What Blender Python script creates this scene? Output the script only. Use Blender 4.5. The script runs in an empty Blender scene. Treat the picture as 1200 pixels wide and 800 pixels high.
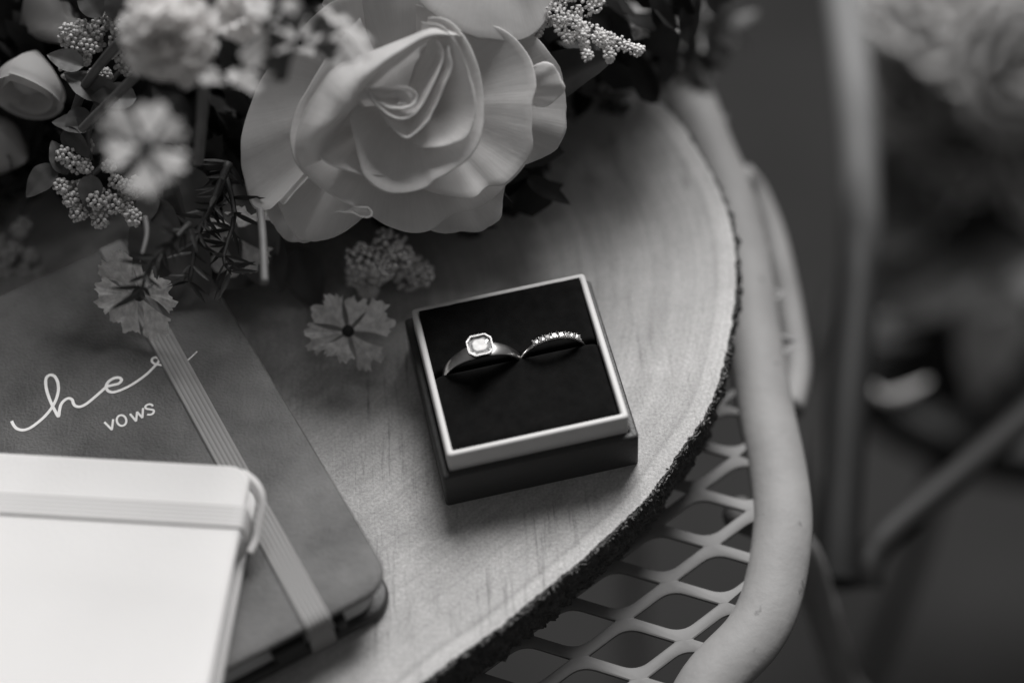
import bpy, math, random
from mathutils import Vector, Matrix, noise as mnoise
import numpy as np
random.seed(7)
V3 = Vector
S = 0.001                                   # everything below is written in millimetres

# ------------------------------------------------------------------ camera, world, lamps, exposure
scn = bpy.context.scene
PITCH, ROLL, DIST, TX, TY, F = 0.96494, -0.07869, 547.49353, -1.12179, 21.84127, 2200.0
cp, sp = math.cos(PITCH), math.sin(PITCH)
FW = V3((0, cp, -sp)); RT0 = V3((1, 0, 0)); UP0 = RT0.cross(FW)
RT = RT0 * math.cos(ROLL) + UP0 * math.sin(ROLL)
UP = -RT0 * math.sin(ROLL) + UP0 * math.cos(ROLL)
CPOS = V3((TX, TY, 0)) - FW * DIST
cam_data = bpy.data.cameras.new('camera'); cam = bpy.data.objects.new('camera', cam_data)
scn.collection.objects.link(cam)
m = Matrix((RT, UP, -FW)).transposed().to_4x4(); m.translation = CPOS * S
cam.matrix_world = m
cam_data.sensor_width = 36; cam_data.lens = 36 * F / 1200
cam_data.clip_start = 0.01; cam_data.clip_end = 50
cam_data.dof.use_dof = True; cam_data.dof.focus_distance = 0.522; cam_data.dof.aperture_fstop = 66 / 23
cam_data.dof.aperture_blades = 0
scn.camera = cam

world = bpy.data.worlds.new('World'); scn.world = world; world.use_nodes = True
bg = world.node_tree.nodes['Background']; bg.inputs[0].default_value = (1, 0.992, 0.988, 1); bg.inputs[1].default_value = 0.12
def area(name, loc, target, size, size_y, power):
    l = bpy.data.lights.new(name, 'AREA'); l.shape = 'RECTANGLE'; l.size = size; l.size_y = size_y; l.energy = power
    l.color = (1, 0.992, 0.988)
    o = bpy.data.objects.new(name, l); scn.collection.objects.link(o); o.location = loc
    o.rotation_euler = (V3(target) - V3(loc)).to_track_quat('-Z', 'Y').to_euler(); return o
area('window_softbox', (0.30, 1.12, 1.28), (0, 0.0, 0), 0.9, 0.75, 53)
scn.view_settings.view_transform = 'Standard'; scn.view_settings.look = 'None'
scn.view_settings.exposure = 0; scn.view_settings.gamma = 1
scn.render.engine = 'CYCLES'
scn.cycles.use_denoising = True; scn.cycles.filter_width = 1.5; scn.cycles.sample_clamp_indirect = 3
scn.cycles.max_bounces = 8

# ------------------------------------------------------------------ helpers
def at(px, py, t):                          # world point (mm) seen at photo pixel px, py at distance t along the view axis
    return CPOS + (FW + RT * ((px - 600) / F) - UP * ((py - 400) / F)) * t
def atz(px, py, z):
    d = FW + RT * ((px - 600) / F) - UP * ((py - 400) / F)
    return CPOS + d * ((z - CPOS.z) / d.z)

WO = {}
def link(o): scn.collection.objects.link(o); return o
def thing(name, label, cat, loc=(0, 0, 0), group=None):
    o = link(bpy.data.objects.new(name, None)); o.location = V3(loc) * S; WO[o.name] = V3(loc)
    o.empty_display_size = 0.02
    o['label'] = label; o['category'] = cat
    if group: o['group'] = group
    return o
def obj(name, verts, faces, mat, parent=None, smooth=True, label=None, kind=None, uv=None, cat=None, origin=None):
    vs = [V3(v) for v in verts]
    if origin is None:
        a = np.array([tuple(v) for v in vs]); origin = V3((a.min(0) + a.max(0)) / 2)
    me = bpy.data.meshes.new(name)
    me.from_pydata([tuple((v - origin) * S) for v in vs], [], faces)
    if uv is not None:
        l = me.uv_layers.new(name='UVMap')
        for p in me.polygons:
            for li in p.loop_indices:
                l.data[li].uv = uv[me.loops[li].vertex_index]
    me.materials.append(mat)
    if smooth: me.polygons.foreach_set('use_smooth', [True] * len(me.polygons))
    me.update()
    o = link(bpy.data.objects.new(name, me)); WO[o.name] = origin
    if parent: o.parent = parent; o.location = (origin - WO[parent.name]) * S
    else: o.location = origin * S
    if label: o['label'] = label
    if kind: o['kind'] = kind
    if cat: o['category'] = cat
    return o
def mod(o, kind, **kw):
    md = o.modifiers.new(kind.lower(), kind)
    for k, v in kw.items(): setattr(md, k, v)
    return md
def sharp_smooth(o, ang=35):
    me = o.data
    me.set_sharp_from_angle(angle=math.radians(ang)) if hasattr(me, 'set_sharp_from_angle') else None
def catmull(pts, n, closed=False):
    pts = [V3(p) for p in pts]; N = len(pts); out = []
    segs = N if closed else N - 1
    for k in range(n if closed else n + 1):
        f = k / n * segs; i = min(int(f), segs - 1); t = f - i
        g = (lambda j: pts[j % N]) if closed else (lambda j: pts[max(0, min(N - 1, j))])
        p0, p1, p2, p3 = g(i - 1), g(i), g(i + 1), g(i + 2)
        out.append(0.5 * ((2 * p1) + (p2 - p0) * t + (2 * p0 - 5 * p1 + 4 * p2 - p3) * t * t + (3 * p1 - p0 - 3 * p2 + p3) * t ** 3))
    return out
def tube(path, rad, n=12, closed=False, flat=1.0, upv=V3((0, 0, 1)), caps=True):
    path = [V3(p) for p in path]; N = len(path)
    vs, fs = [], []
    for i, p in enumerate(path):
        a = path[(i - 1) % N] if closed or i > 0 else p
        b = path[(i + 1) % N] if closed or i < N - 1 else p
        T = (b - a).normalized(); X = T.cross(upv)
        if X.length < 1e-4: X = T.cross(V3((1, 0, 0)))
        X.normalize(); Y = X.cross(T)
        r = rad(i / (N - 1)) if callable(rad) else rad
        for k in range(n):
            q = 2 * math.pi * k / n
            vs.append(p + X * math.cos(q) * r + Y * math.sin(q) * r * flat)
    M = N if closed else N - 1
    for i in range(M):
        for k in range(n):
            a = i * n + k; b = i * n + (k + 1) % n; c = ((i + 1) % N) * n + (k + 1) % n; d = ((i + 1) % N) * n + k
            fs.append((a, b, c, d))
    if caps and not closed:
        fs.append(tuple(range(n))[::-1]); fs.append(tuple(range((N - 1) * n, N * n)))
    return vs, fs
def merge(parts):
    vs, fs = [], []
    for v, f in parts:
        o = len(vs); vs += list(v); fs += [tuple(i + o for i in q) for q in f]
    return vs, fs
def ico(c, r, sub=1, squash=None):
    import bmesh
    key = sub
    if key not in ico.cache:
        bm = bmesh.new(); bmesh.ops.create_icosphere(bm, subdivisions=sub, radius=1)
        bm.verts.ensure_lookup_table()
        ico.cache[key] = ([v.co.copy() for v in bm.verts], [tuple(v.index for v in f.verts) for f in bm.faces]); bm.free()
    v0, f0 = ico.cache[key]
    return [V3(c) + v * r for v in v0], f0
ico.cache = {}
def prism(outline, z0, z1, bevel=0.0, nb=3):
    """closed outline [(x,y)] counter-clockwise, extruded z0..z1 with rounded top and bottom rims"""
    n = len(outline); P = [V3((p[0], p[1], 0)) for p in outline]
    nor = []
    for i in range(n):
        d = (P[(i + 1) % n] - P[i - 1]).normalized(); nor.append(V3((d.y, -d.x, 0)))
    rings = []
    if bevel > 0:
        for k in range(nb + 1):
            a = math.pi / 2 * k / nb; rings.append((bevel * (1 - math.sin(a)), z0 + bevel * (1 - math.cos(a))))
        for k in range(nb + 1):
            a = math.pi / 2 * k / nb; rings.append((bevel * (1 - math.cos(a)), z1 - bevel * (1 - math.sin(a))))
    else: rings = [(0, z0), (0, z1)]
    vs, fs = [], []
    for ins, z in rings:
        for i in range(n): q = P[i] - nor[i] * ins; vs.append(V3((q.x, q.y, z)))
    for r in range(len(rings) - 1):
        for i in range(n):
            a = r * n + i; b = r * n + (i + 1) % n; fs.append((a, b, b + n, a + n))
    fs.append(tuple(range(n))[::-1]); fs.append(tuple(range((len(rings) - 1) * n, len(rings) * n)))
    return vs, fs
def rrect(w, h, r, n=6):
    pts = []
    rs = r if isinstance(r, (list, tuple)) else [r] * 4
    for (sx, sy, a0), rr in zip(((1, -1, -90), (1, 1, 0), (-1, 1, 90), (-1, -1, 180)), rs):
        cx, cy = sx * (w / 2 - rr), sy * (h / 2 - rr)
        for k in range(n + 1):
            a = math.radians(a0 + 90 * k / n); pts.append((cx + rr * math.cos(a), cy + rr * math.sin(a)))
    return pts
def xf(vs, M): return [M @ V3(v) for v in vs]

# ------------------------------------------------------------------ materials
def mat(name, col, rough=0.6, metal=0.0, spec=0.5, bump=None, vary=None, trans=0.0, sheen=0.0, coords='Object'):
    """col grey value or rgb; bump=(scale, detail, strength, distance_m); vary=(scale, amount)"""
    m = bpy.data.materials.new(name); m.use_nodes = True; nt = m.node_tree; N = nt.nodes; L = nt.links
    b = N['Principled BSDF']
    c = (col, col * 0.985, col * 0.975, 1) if not isinstance(col, tuple) else (*col, 1)
    b.inputs['Base Color'].default_value = c; b.inputs['Roughness'].default_value = rough
    b.inputs['Metallic'].default_value = metal; b.inputs['Specular IOR Level'].default_value = spec
    if sheen: b.inputs['Sheen Weight'].default_value = sheen
    tc = N.new('ShaderNodeTexCoord')
    if vary:
        n = N.new('ShaderNodeTexNoise'); n.inputs['Scale'].default_value = vary[0]; n.inputs['Detail'].default_value = 6; n.inputs['Roughness'].default_value = 0.6
        L.new(tc.outputs[coords], n.inputs['Vector'])
        r = N.new('ShaderNodeMapRange'); r.inputs[1].default_value = 0.3; r.inputs[2].default_value = 0.7
        r.inputs[3].default_value = 1 - vary[1]; r.inputs[4].default_value = 1 + vary[1]
        L.new(n.outputs['Fac'], r.inputs[0])
        mx = N.new('ShaderNodeVectorMath'); mx.operation = 'SCALE'; mx.inputs[0].default_value = c[:3]
        L.new(r.outputs[0], mx.inputs['Scale']); L.new(mx.outputs[0], b.inputs['Base Color'])
    if bump:
        n = N.new('ShaderNodeTexNoise'); n.inputs['Scale'].default_value = bump[0]; n.inputs['Detail'].default_value = bump[1]
        L.new(tc.outputs[coords], n.inputs['Vector'])
        bp = N.new('ShaderNodeBump'); bp.inputs['Strength'].default_value = bump[2]; bp.inputs['Distance'].default_value = bump[3]
        L.new(n.outputs['Fac'], bp.inputs['Height']); L.new(bp.outputs[0], b.inputs['Normal'])
    if trans:
        out = N['Material Output']; t = N.new('ShaderNodeBsdfTranslucent'); ms = N.new('ShaderNodeMixShader'); ms.inputs[0].default_value = trans
        t.inputs[0].default_value = c
        if vary: L.new(mx.outputs[0], t.inputs[0])
        L.new(b.outputs[0], ms.inputs[1]); L.new(t.outputs[0], ms.inputs[2]); L.new(ms.outputs[0], out.inputs[0])
    return m

M = {}
M['floor'] = mat('floor_concrete', 0.034, 0.95, spec=0.08, vary=(3.0, 0.30), bump=(40, 4, 0.2, 0.002))
M['table'] = mat('cream_painted_metal', 0.25, 0.62, spec=0.35, vary=(55, 0.12), bump=(420, 3, 0.35, 0.0004))
def add_spots(m, scale, lo, hi, dark):
    nt = m.node_tree; N = nt.nodes; L = nt.links; b = N['Principled BSDF']; src = b.inputs['Base Color'].links[0].from_socket
    tc = N.new('ShaderNodeTexCoord'); n = N.new('ShaderNodeTexNoise'); n.inputs['Scale'].default_value = scale; n.inputs['Detail'].default_value = 3
    L.new(tc.outputs['Object'], n.inputs['Vector']); r = N.new('ShaderNodeMapRange'); r.inputs[1].default_value = lo; r.inputs[2].default_value = hi
    r.inputs[3].default_value = 1; r.inputs[4].default_value = dark; L.new(n.outputs['Fac'], r.inputs[0])
    v = N.new('ShaderNodeVectorMath'); v.operation = 'SCALE'; L.new(src, v.inputs[0]); L.new(r.outputs[0], v.inputs['Scale']); L.new(v.outputs[0], b.inputs['Base Color'])
add_spots(M['table'], 160, 0.68, 0.76, 0.45)
M['chair_grey'] = mat('grey_metal', 0.15, 0.45, vary=(40, 0.1))
M['mesh'] = mat('dull_cream_mesh', 0.17, 0.6, vary=(60, 0.15))
def tone_ramp(name, a, b_, lo, hi):
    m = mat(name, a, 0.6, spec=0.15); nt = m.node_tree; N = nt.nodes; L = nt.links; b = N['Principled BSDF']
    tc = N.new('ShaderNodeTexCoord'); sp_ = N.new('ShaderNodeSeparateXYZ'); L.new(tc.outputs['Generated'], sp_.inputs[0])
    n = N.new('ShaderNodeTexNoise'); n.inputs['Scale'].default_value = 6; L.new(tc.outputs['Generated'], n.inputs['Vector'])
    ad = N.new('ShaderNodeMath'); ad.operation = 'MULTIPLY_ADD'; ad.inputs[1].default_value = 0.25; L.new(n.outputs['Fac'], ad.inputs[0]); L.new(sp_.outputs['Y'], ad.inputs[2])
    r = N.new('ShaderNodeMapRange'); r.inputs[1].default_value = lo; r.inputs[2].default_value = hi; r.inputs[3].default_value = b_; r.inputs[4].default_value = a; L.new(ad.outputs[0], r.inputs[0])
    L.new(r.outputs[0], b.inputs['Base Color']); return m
M['rail_tone'] = tone_ramp('graded_rail', 0.17, 0.018, 0.50, 0.85)  # paler towards the far end of the rail, darker towards the near end
M['brace'] = mat('darker_metal', 0.022, 0.55, spec=0.2)
M['chair'] = mat('dark_metal', 0.04, 0.55, spec=0.2, vary=(40, 0.15), bump=(500, 3, 0.15, 0.0002))
M['boxbase'] = mat('charcoal_leatherette', 0.040, 0.5, spec=0.4, bump=(1500, 2, 0.6, 0.00025))
M['liner'] = mat('cream_card', 0.60, 0.55, vary=(120, 0.03), bump=(900, 2, 0.15, 0.0001))
M['velvet'] = mat('black_velvet', 0.005, 0.95, spec=0.1, vary=(300, 0.4), bump=(2500, 3, 0.5, 0.0002), sheen=0.014)
M['silver'] = mat('white_gold', 0.86, 0.10, metal=1.0, bump=(180, 2, 0.12, 0.0003))
M['band'] = mat('brushed_white_gold', 0.55, 0.28, metal=1.0, vary=(250, 0.15), bump=(300, 4, 0.2, 0.0002))
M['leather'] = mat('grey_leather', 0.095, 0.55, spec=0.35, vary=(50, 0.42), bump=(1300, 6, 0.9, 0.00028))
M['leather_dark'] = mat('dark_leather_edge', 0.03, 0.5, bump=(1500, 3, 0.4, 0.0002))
M['foil'] = mat('white_foil', 0.90, 0.45, vary=(300, 0.05))
M['elastic'] = mat('grey_elastic', 0.27, 0.75, bump=(2500, 2, 0.4, 0.0001))
M['white'] = mat('white_cover', 0.69, 0.6, bump=(900, 4, 0.5, 0.0002), vary=(60, 0.01))
M['white_elastic'] = mat('white_elastic', 0.62, 0.7, bump=(2500, 2, 0.4, 0.0001))
M['white_side'] = mat('white_cover_board', 0.60, 0.6)
M['ribbon'] = mat('dark_ribbon', 0.01, 0.7)
M['petal'] = mat('rose_petal', 0.62, 0.55, spec=0.25, vary=(60, 0.05), bump=(220, 5, 0.18, 0.0006), trans=0.35)
def veined(m, amount=0.10):
    nt = m.node_tree; N = nt.nodes; L = nt.links; b = N['Principled BSDF']
    uv = N.new('ShaderNodeUVMap'); mp = N.new('ShaderNodeMapping'); mp.inputs['Scale'].default_value = (95, 2.2, 1); L.new(uv.outputs[0], mp.inputs[0])
    n = N.new('ShaderNodeTexNoise'); n.inputs['Scale'].default_value = 1; n.inputs['Detail'].default_value = 4; n.inputs['Distortion'].default_value = .6; L.new(mp.outputs[0], n.inputs['Vector'])
    old = b.inputs['Normal'].links[0].from_node
    b2 = N.new('ShaderNodeBump'); b2.inputs['Strength'].default_value = 0.13; b2.inputs['Distance'].default_value = 0.0005
    L.new(n.outputs['Fac'], b2.inputs['Height']); L.new(old.outputs[0], b2.inputs['Normal']); L.new(b2.outputs[0], b.inputs['Normal'])
    src = b.inputs['Base Color'].links[0].from_socket
    r = N.new('ShaderNodeMapRange'); r.inputs[1].default_value = .3; r.inputs[2].default_value = .7; r.inputs[3].default_value = 1 - amount; r.inputs[4].default_value = 1 + amount * .6; L.new(n.outputs['Fac'], r.inputs[0])
    v = N.new('ShaderNodeVectorMath'); v.operation = 'SCALE'; L.new(src, v.inputs[0]); L.new(r.outputs[0], v.inputs['Scale'])
    for t in [l.to_socket for l in src.links if l.to_node != v]: L.new(v.outputs[0], t)
M['petal_veined'] = mat('veined_rose_petal', 0.74, 0.6, spec=0.2, vary=(60, 0.06), bump=(160, 5, 0.25, 0.0008), trans=0.26); veined(M['petal_veined'], 0.035)
M['white_petal'] = mat('white_petal', 0.82, 0.6, spec=0.2, vary=(90, 0.06), trans=0.4)
M['small_petal'] = mat('small_flower_petal', 0.80, 0.6, spec=0.2, vary=(420, 0.30), bump=(700, 4, 0.4, 0.0004), trans=0.25)
M['flower_eye'] = mat('flower_eye', 0.02, 0.8)
M['berry'] = mat('berry', 0.6, 0.5, vary=(350, 0.30))
M['pale_berry'] = mat('pale_bud', 0.75, 0.6, vary=(350, 0.2))
M['leaf'] = mat('leaf', 0.09, 0.45, spec=0.4, vary=(90, 0.25), bump=(300, 4, 0.3, 0.0004), trans=0.15)
M['dark_leaf'] = mat('dark_leaf', 0.034, 0.55, spec=0.3, vary=(60, 0.4), trans=0.1)
M['stem'] = mat('stem', 0.12, 0.6, vary=(200, 0.2))
M['dark_stem'] = mat('dark_stem', 0.03, 0.6)
M['seat'] = mat('black_seat', 0.008, 0.6)
M['pearl'] = mat('sepal', 0.10, 0.6)

def gem_mat():
    m = bpy.data.materials.new('diamond'); m.use_nodes = True; N = m.node_tree.nodes; b = N['Principled BSDF']
    b.inputs['Base Color'].default_value = (0.95, 0.95, 0.95, 1); b.inputs['Roughness'].default_value = 0.03
    b.inputs['Transmission Weight'].default_value = 0.35; b.inputs['IOR'].default_value = 2.2; b.inputs['Metallic'].default_value = 0.55
    return m
M['gem'] = gem_mat()
M['gem_table'] = mat('diamond_table', 0.66, 0.5, vary=(600, 0.3))
M['bezel'] = mat('bezel_white_gold', 0.26, 0.36, metal=1.0)
M['stone'] = mat('small_diamond', 0.62, 0.16, metal=0.55, spec=0.8)
M['prong'] = mat('prong_metal', 0.55, 0.3, metal=1.0)

def pages_mat(name, col, axis_scale):
    m = bpy.data.materials.new(name); m.use_nodes = True; N = m.node_tree.nodes; L = m.node_tree.links; b = N['Principled BSDF']
    tc = N.new('ShaderNodeTexCoord'); mp = N.new('ShaderNodeMapping'); mp.inputs['Scale'].default_value = (8, 8, axis_scale)
    n = N.new('ShaderNodeTexNoise'); n.inputs['Scale'].default_value = 1; n.inputs['Detail'].default_value = 4
    r = N.new('ShaderNodeMapRange'); r.inputs[3].default_value = col * 0.7; r.inputs[4].default_value = col * 1.25
    L.new(tc.outputs['Object'], mp.inputs[0]); L.new(mp.outputs[0], n.inputs[0]); L.new(n.outputs[0], r.inputs[0])
    L.new(r.outputs[0], b.inputs['Base Color']); b.inputs['Roughness'].default_value = 0.8
    return m
M['pages'] = pages_mat('page_edges', 0.42, 3000)

def wood_mat():
    m = bpy.data.materials.new('cut_wood'); m.use_nodes = True; nt = m.node_tree; N = nt.nodes; L = nt.links; b = N['Principled BSDF']
    uv = N.new('ShaderNodeUVMap'); sep = N.new('ShaderNodeSeparateXYZ'); L.new(uv.outputs[0], sep.inputs[0])
    tc = N.new('ShaderNodeTexCoord')
    def noise(sc, det, vec, rough=0.6):
        n = N.new('ShaderNodeTexNoise'); n.inputs['Scale'].default_value = sc; n.inputs['Detail'].default_value = det; n.inputs['Roughness'].default_value = rough
        L.new(vec, n.inputs['Vector']); return n.outputs['Fac']
    def mr(x, a, c, lo, hi):
        r = N.new('ShaderNodeMapRange'); r.inputs[1].default_value = a; r.inputs[2].default_value = c; r.inputs[3].default_value = lo; r.inputs[4].default_value = hi
        L.new(x, r.inputs[0]); return r.outputs[0]
    def ma(op, a, c):
        k = N.new('ShaderNodeMath'); k.operation = op
        for i, x in enumerate((a, c)):
            if isinstance(x, (int, float)): k.inputs[i].default_value = x
            else: L.new(x, k.inputs[i])
        return k.outputs[0]
    # growth rings: noise stretched along the rings (uv: x = angle, y = radius share)
    mp = N.new('ShaderNodeMapping'); mp.inputs['Scale'].default_value = (3.0, 60, 1); L.new(uv.outputs[0], mp.inputs[0])
    rings = mr(noise(1.0, 5, mp.outputs[0], 0.65), 0.25, 0.75, 0.82, 1.12)
    mp2 = N.new('ShaderNodeMapping'); mp2.inputs['Scale'].default_value = (150, 9, 1); L.new(uv.outputs[0], mp2.inputs[0])
    rays = mr(noise(1.0, 6, mp2.outputs[0], 0.7), 0.3, 0.7, 0.93, 1.06)
    blot = mr(noise(26, 6, tc.outputs['Object'], 0.7), 0.3, 0.7, 0.76, 1.12)
    # saw marks: streaks in one direction, strongest in patches
    mp3 = N.new('ShaderNodeMapping'); mp3.inputs['Rotation'].default_value = (0, 0, math.radians(-58)); mp3.inputs['Scale'].default_value = (700, 45, 45)
    L.new(tc.outputs['Object'], mp3.inputs[0])
    saw = mr(noise(1.0, 3, mp3.outputs[0]), 0.52, 0.75, 0, 1)
    patch = mr(noise(30, 3, tc.outputs['Object']), 0.5, 0.68, 0, 1)
    sawm = ma('SUBTRACT', 1.0, ma('MULTIPLY', ma('MULTIPLY', saw, patch), 0.75))
    fine = mr(noise(1250, 1.5, tc.outputs['Object'], 0.6), 0.34, 0.66, 0.85, 1.13)
    sap = mr(sep.outputs['Y'], 0.962, 0.968, 1.0, 1.16)
    line = ma('MULTIPLY', mr(sep.outputs['Y'], 0.955, 0.960, 0, 1), mr(sep.outputs['Y'], 0.960, 0.966, 1, 0))
    line = ma('SUBTRACT', 1.0, ma('MULTIPLY', line, 0.10))
    x = ma('MULTIPLY', rings, rays)
    for k in (blot, sawm, fine, sap, line): x = ma('MULTIPLY', x, k)
    v = N.new('ShaderNodeVectorMath'); v.operation = 'SCALE'; v.inputs[0].default_value = (0.45, 0.444, 0.440); L.new(x, v.inputs['Scale'])
    L.new(v.outputs[0], b.inputs['Base Color']); b.inputs['Roughness'].default_value = 0.6; b.inputs['Specular IOR Level'].default_value = 0.35
    bp = N.new('ShaderNodeBump'); bp.inputs['Strength'].default_value = 1.0; bp.inputs['Distance'].default_value = 0.0004
    L.new(ma('ADD', noise(1100, 4, tc.outputs['Object'], 0.75), ma('MULTIPLY', saw, -0.4)), bp.inputs['Height']); L.new(bp.outputs[0], b.inputs['Normal'])
    return m
M['wood'] = wood_mat()
M['bark'] = mat('bark', 0.048, 0.9, vary=(500, 0.65), bump=(900, 6, 0.9, 0.0008))
M['bark_chip'] = mat('bark_fibre', 0.16, 0.85, vary=(700, 0.5))

# ------------------------------------------------------------------ setting: the ground far below
fl = obj('ground', [(-6000, -6000, -700), (6000, -6000, -700), (6000, 6000, -700), (-6000, 6000, -700)], [(0, 1, 2, 3)], M['floor'], smooth=False, kind='structure')

# ------------------------------------------------------------------ small metal table
ZM = -27.0
tb = thing('side_table', 'cream metal side table with diamond mesh top and rounded rim under the wood slice', 'table', (-90, 20, -700))
rim_px = [(780, 50), (802, 100), (826, 165), (846, 212), (861, 260), (874, 325), (884, 400), (897, 480), (912, 555), (917, 620), (905, 695), (882, 745), (832, 800)]
rimp = [atz(x, y, ZM - 3) for x, y in rim_px]
rimp = [V3((p.x, p.y, ZM - 3)) for p in rimp]
rest = [(30, -99), (2, -117), (-35, -130), (-90, -137), (-160, -137), (-215, -125), (-248, -90), (-258, -30), (-258, 60), (-250, 130), (-215, 180), (-150, 200), (-70, 204), (0, 196)]
closed = rimp + [V3((x, y, ZM - 3)) for x, y in rest]
rimc = catmull(closed, 220, closed=True)
v, f = tube(rimc, 8.7, n=20, closed=True, flat=0.72)
obj('rim', v, f, M['table'], tb)
# expanded-metal mesh
n0 = atz(732, 722, ZM); na = atz(681, 766, ZM) - n0; nb_ = atz(801.7, 747, ZM) - n0
na = (atz(681, 766, ZM) - atz(836.5, 635, ZM)) / 3
A2, B2 = V3((na.x, na.y)), V3((nb_.x, nb_.y))
ring_poly = [(p.x, p.y) for p in rimc]
def inside(x, y, poly):
    c = False; j = len(poly) - 1
    for i in range(len(poly)):
        xi, yi = poly[i]; xj, yj = poly[j]
        if (yi > y) != (yj > y) and x < (xj - xi) * (y - yi) / (yj - yi) + xi: c = not c
        j = i
    return c
def hole_pts():
    # in cell coords (a,b) 0..1; sharp corners at (0,0)&(1,1)?? acute = between a- and b-corner
    pts = []
    w = 0.135
    c = [(w * .62, w * .62), (1 - w, w), (1 - w * .62, 1 - w * .62), (w, 1 - w)]
    rad = [0.03, 0.24, 0.03, 0.24]
    for i in range(4):
        p = V3(c[i]).to_2d() if False else V3((*c[i], 0)); q = V3((*c[i - 1], 0)); r = V3((*c[(i + 1) % 4], 0))
        a = p + (q - p).normalized() * rad[i]; b = p + (r - p).normalized() * rad[i]
        for k in range(7):
            t = k / 6; pts.append(a * (1 - t) ** 2 + p * 2 * t * (1 - t) + b * t * t)
    return pts
acute = abs(A2.normalized().dot(B2.normalized()))
HP = hole_pts()
dotab = A2.dot(B2)
vs, fs = [], []
th = 1.3
for i in range(-40, 60):
    for j in range(-40, 60):
        # cell spanned by a and -b or b so that the acute corners stay sharp
        o = V3((n0.x, n0.y, 0)) + V3((A2.x, A2.y, 0)) * i + V3((B2.x, B2.y, 0)) * j
        ctr = o + (V3((A2.x, A2.y, 0)) + V3((B2.x, B2.y, 0))) / 2
        if not inside(ctr.x, ctr.y, ring_poly): continue
        def cell(p):
            if dotab < 0: s_, t_ = p.x, p.y; s_, t_ = s_, 1 - t_
            else: s_, t_ = p.x, p.y
            return o + V3((A2.x, A2.y, 0)) * s_ + V3((B2.x, B2.y, 0)) * t_
        n = len(HP); base = len(vs)
        cc = V3((0.5, 0.5, 0)); outer = []
        for p in HP:
            d = p - cc; m_ = max(abs(d.x), abs(d.y)); outer.append(cc + d * (0.5 / m_))
        # snap the nearest outer sample to the true corner
        for cx, cy in ((0, 0), (1, 0), (1, 1), (0, 1)):
            q = V3((cx, cy, 0)); k = min(range(n), key=lambda k: (outer[k] - q).length); outer[k] = q
        hump = 0.5
        ring = [(outer, 0.0), ([a * 0.25 + b * 0.75 for a, b in zip(outer, HP)], 0.0), (HP, -0.25), (HP, -th)]
        for pts, dz in ring:
            for p in pts: q = cell(p); vs.append(V3((q.x, q.y, ZM - 1.5 + dz)))
        for r in range(3):
            for k in range(n):
                a = base + r * n + k; b = base + r * n + (k + 1) % n
                fs.append((a, b, b + n, a + n))
o = obj('mesh_top', vs, fs, M['mesh'], tb); sharp_smooth(o, 30)
# legs and a curved brace under the rim
def legtube(name, pts, r, n=40): 
    v, f = tube(catmull(pts, n), r, n=14); return obj(name, v, f, M['table'], tb)
legtube('brace', [atz(868, 205, -38), atz(884, 226, -44), at(903, 270, 628), at(915, 315, 622), at(926, 370, 615), at(934, 430, 605), at(925, 480, 590)], 4.6)
legtube('leg', [V3((62, -20, -38)), at(935, 640, 600), at(963, 715, 635), at(985, 790, 680), at(1030, 940, 790), V3((128, -60, -700))], 5.5)
for lx, ly in ((-235, -110), (-235, 170), (50, 160)):
    legtube('leg', [V3((lx * 0.95, ly * 0.95, -36)), V3((lx * 1.02, ly * 1.02, -300)), V3((lx * 1.12, ly * 1.12, -700))], 6)

# ------------------------------------------------------------------ wood slice
ws = thing('wood_slice', 'round pale wood slice with rough dark bark edge lying on the mesh table', 'tray', (-80, 30, -25))
edge_px = [(770, 118), (820, 180), (850, 240), (862, 300), (860, 360), (847, 430), (829, 481), (800, 524), (760, 580), (717, 623), (676, 660), (634, 694), (590, 730), (543, 763), (500, 795)]
ep = [atz(x, y, 0) for x, y in edge_px]
erest = [(-52, -99), (-84, -115), (-120, -122), (-165, -115), (-205, -88), (-228, -40), (-232, 20), (-212, 85), (-170, 135), (-110, 165), (-40, 168), (15, 147)]
edge = catmull([V3((p.x, p.y, 0)) for p in ep] + [V3((x, y, 0)) for x, y in erest], 1500, closed=True)
NE = len(edge); pith = V3((-85, 25, 0))
vs, fs, uvs = [pith], [], [(0.5, 0)]
radii = [0.15, 0.3, 0.45, 0.6, 0.72, 0.8, 0.86, 0.9, 0.94, 0.97, 0.99, 1.0]
arcl = [0]
for i in range(1, NE): arcl.append(arcl[-1] + (edge[i] - edge[i - 1]).length)
for r in radii:
    for i, p in enumerate(edge):
        jag = 0
        if r == 1.0: jag = 0.5 * (mnoise.noise(p * 0.35) + 0.7 * mnoise.noise(p * 1.3))
        d = (p - pith)
        q = pith + d * r + d.normalized() * jag
        vs.append(V3((q.x, q.y, 0))); uvs.append((arcl[i] / arcl[-1], r))
for i in range(NE): fs.append((0, 1 + i, 1 + (i + 1) % NE))
for k in range(len(radii) - 1):
    for i in range(NE):
        a = 1 + k * NE + i; b = 1 + k * NE + (i + 1) % NE; fs.append((a, a + NE, b + NE, b))
obj('cut_face', vs, fs, M['wood'], ws, smooth=False, uv=uvs)
vs, fs = [], []
rows = 26; TH = 24.0
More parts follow.
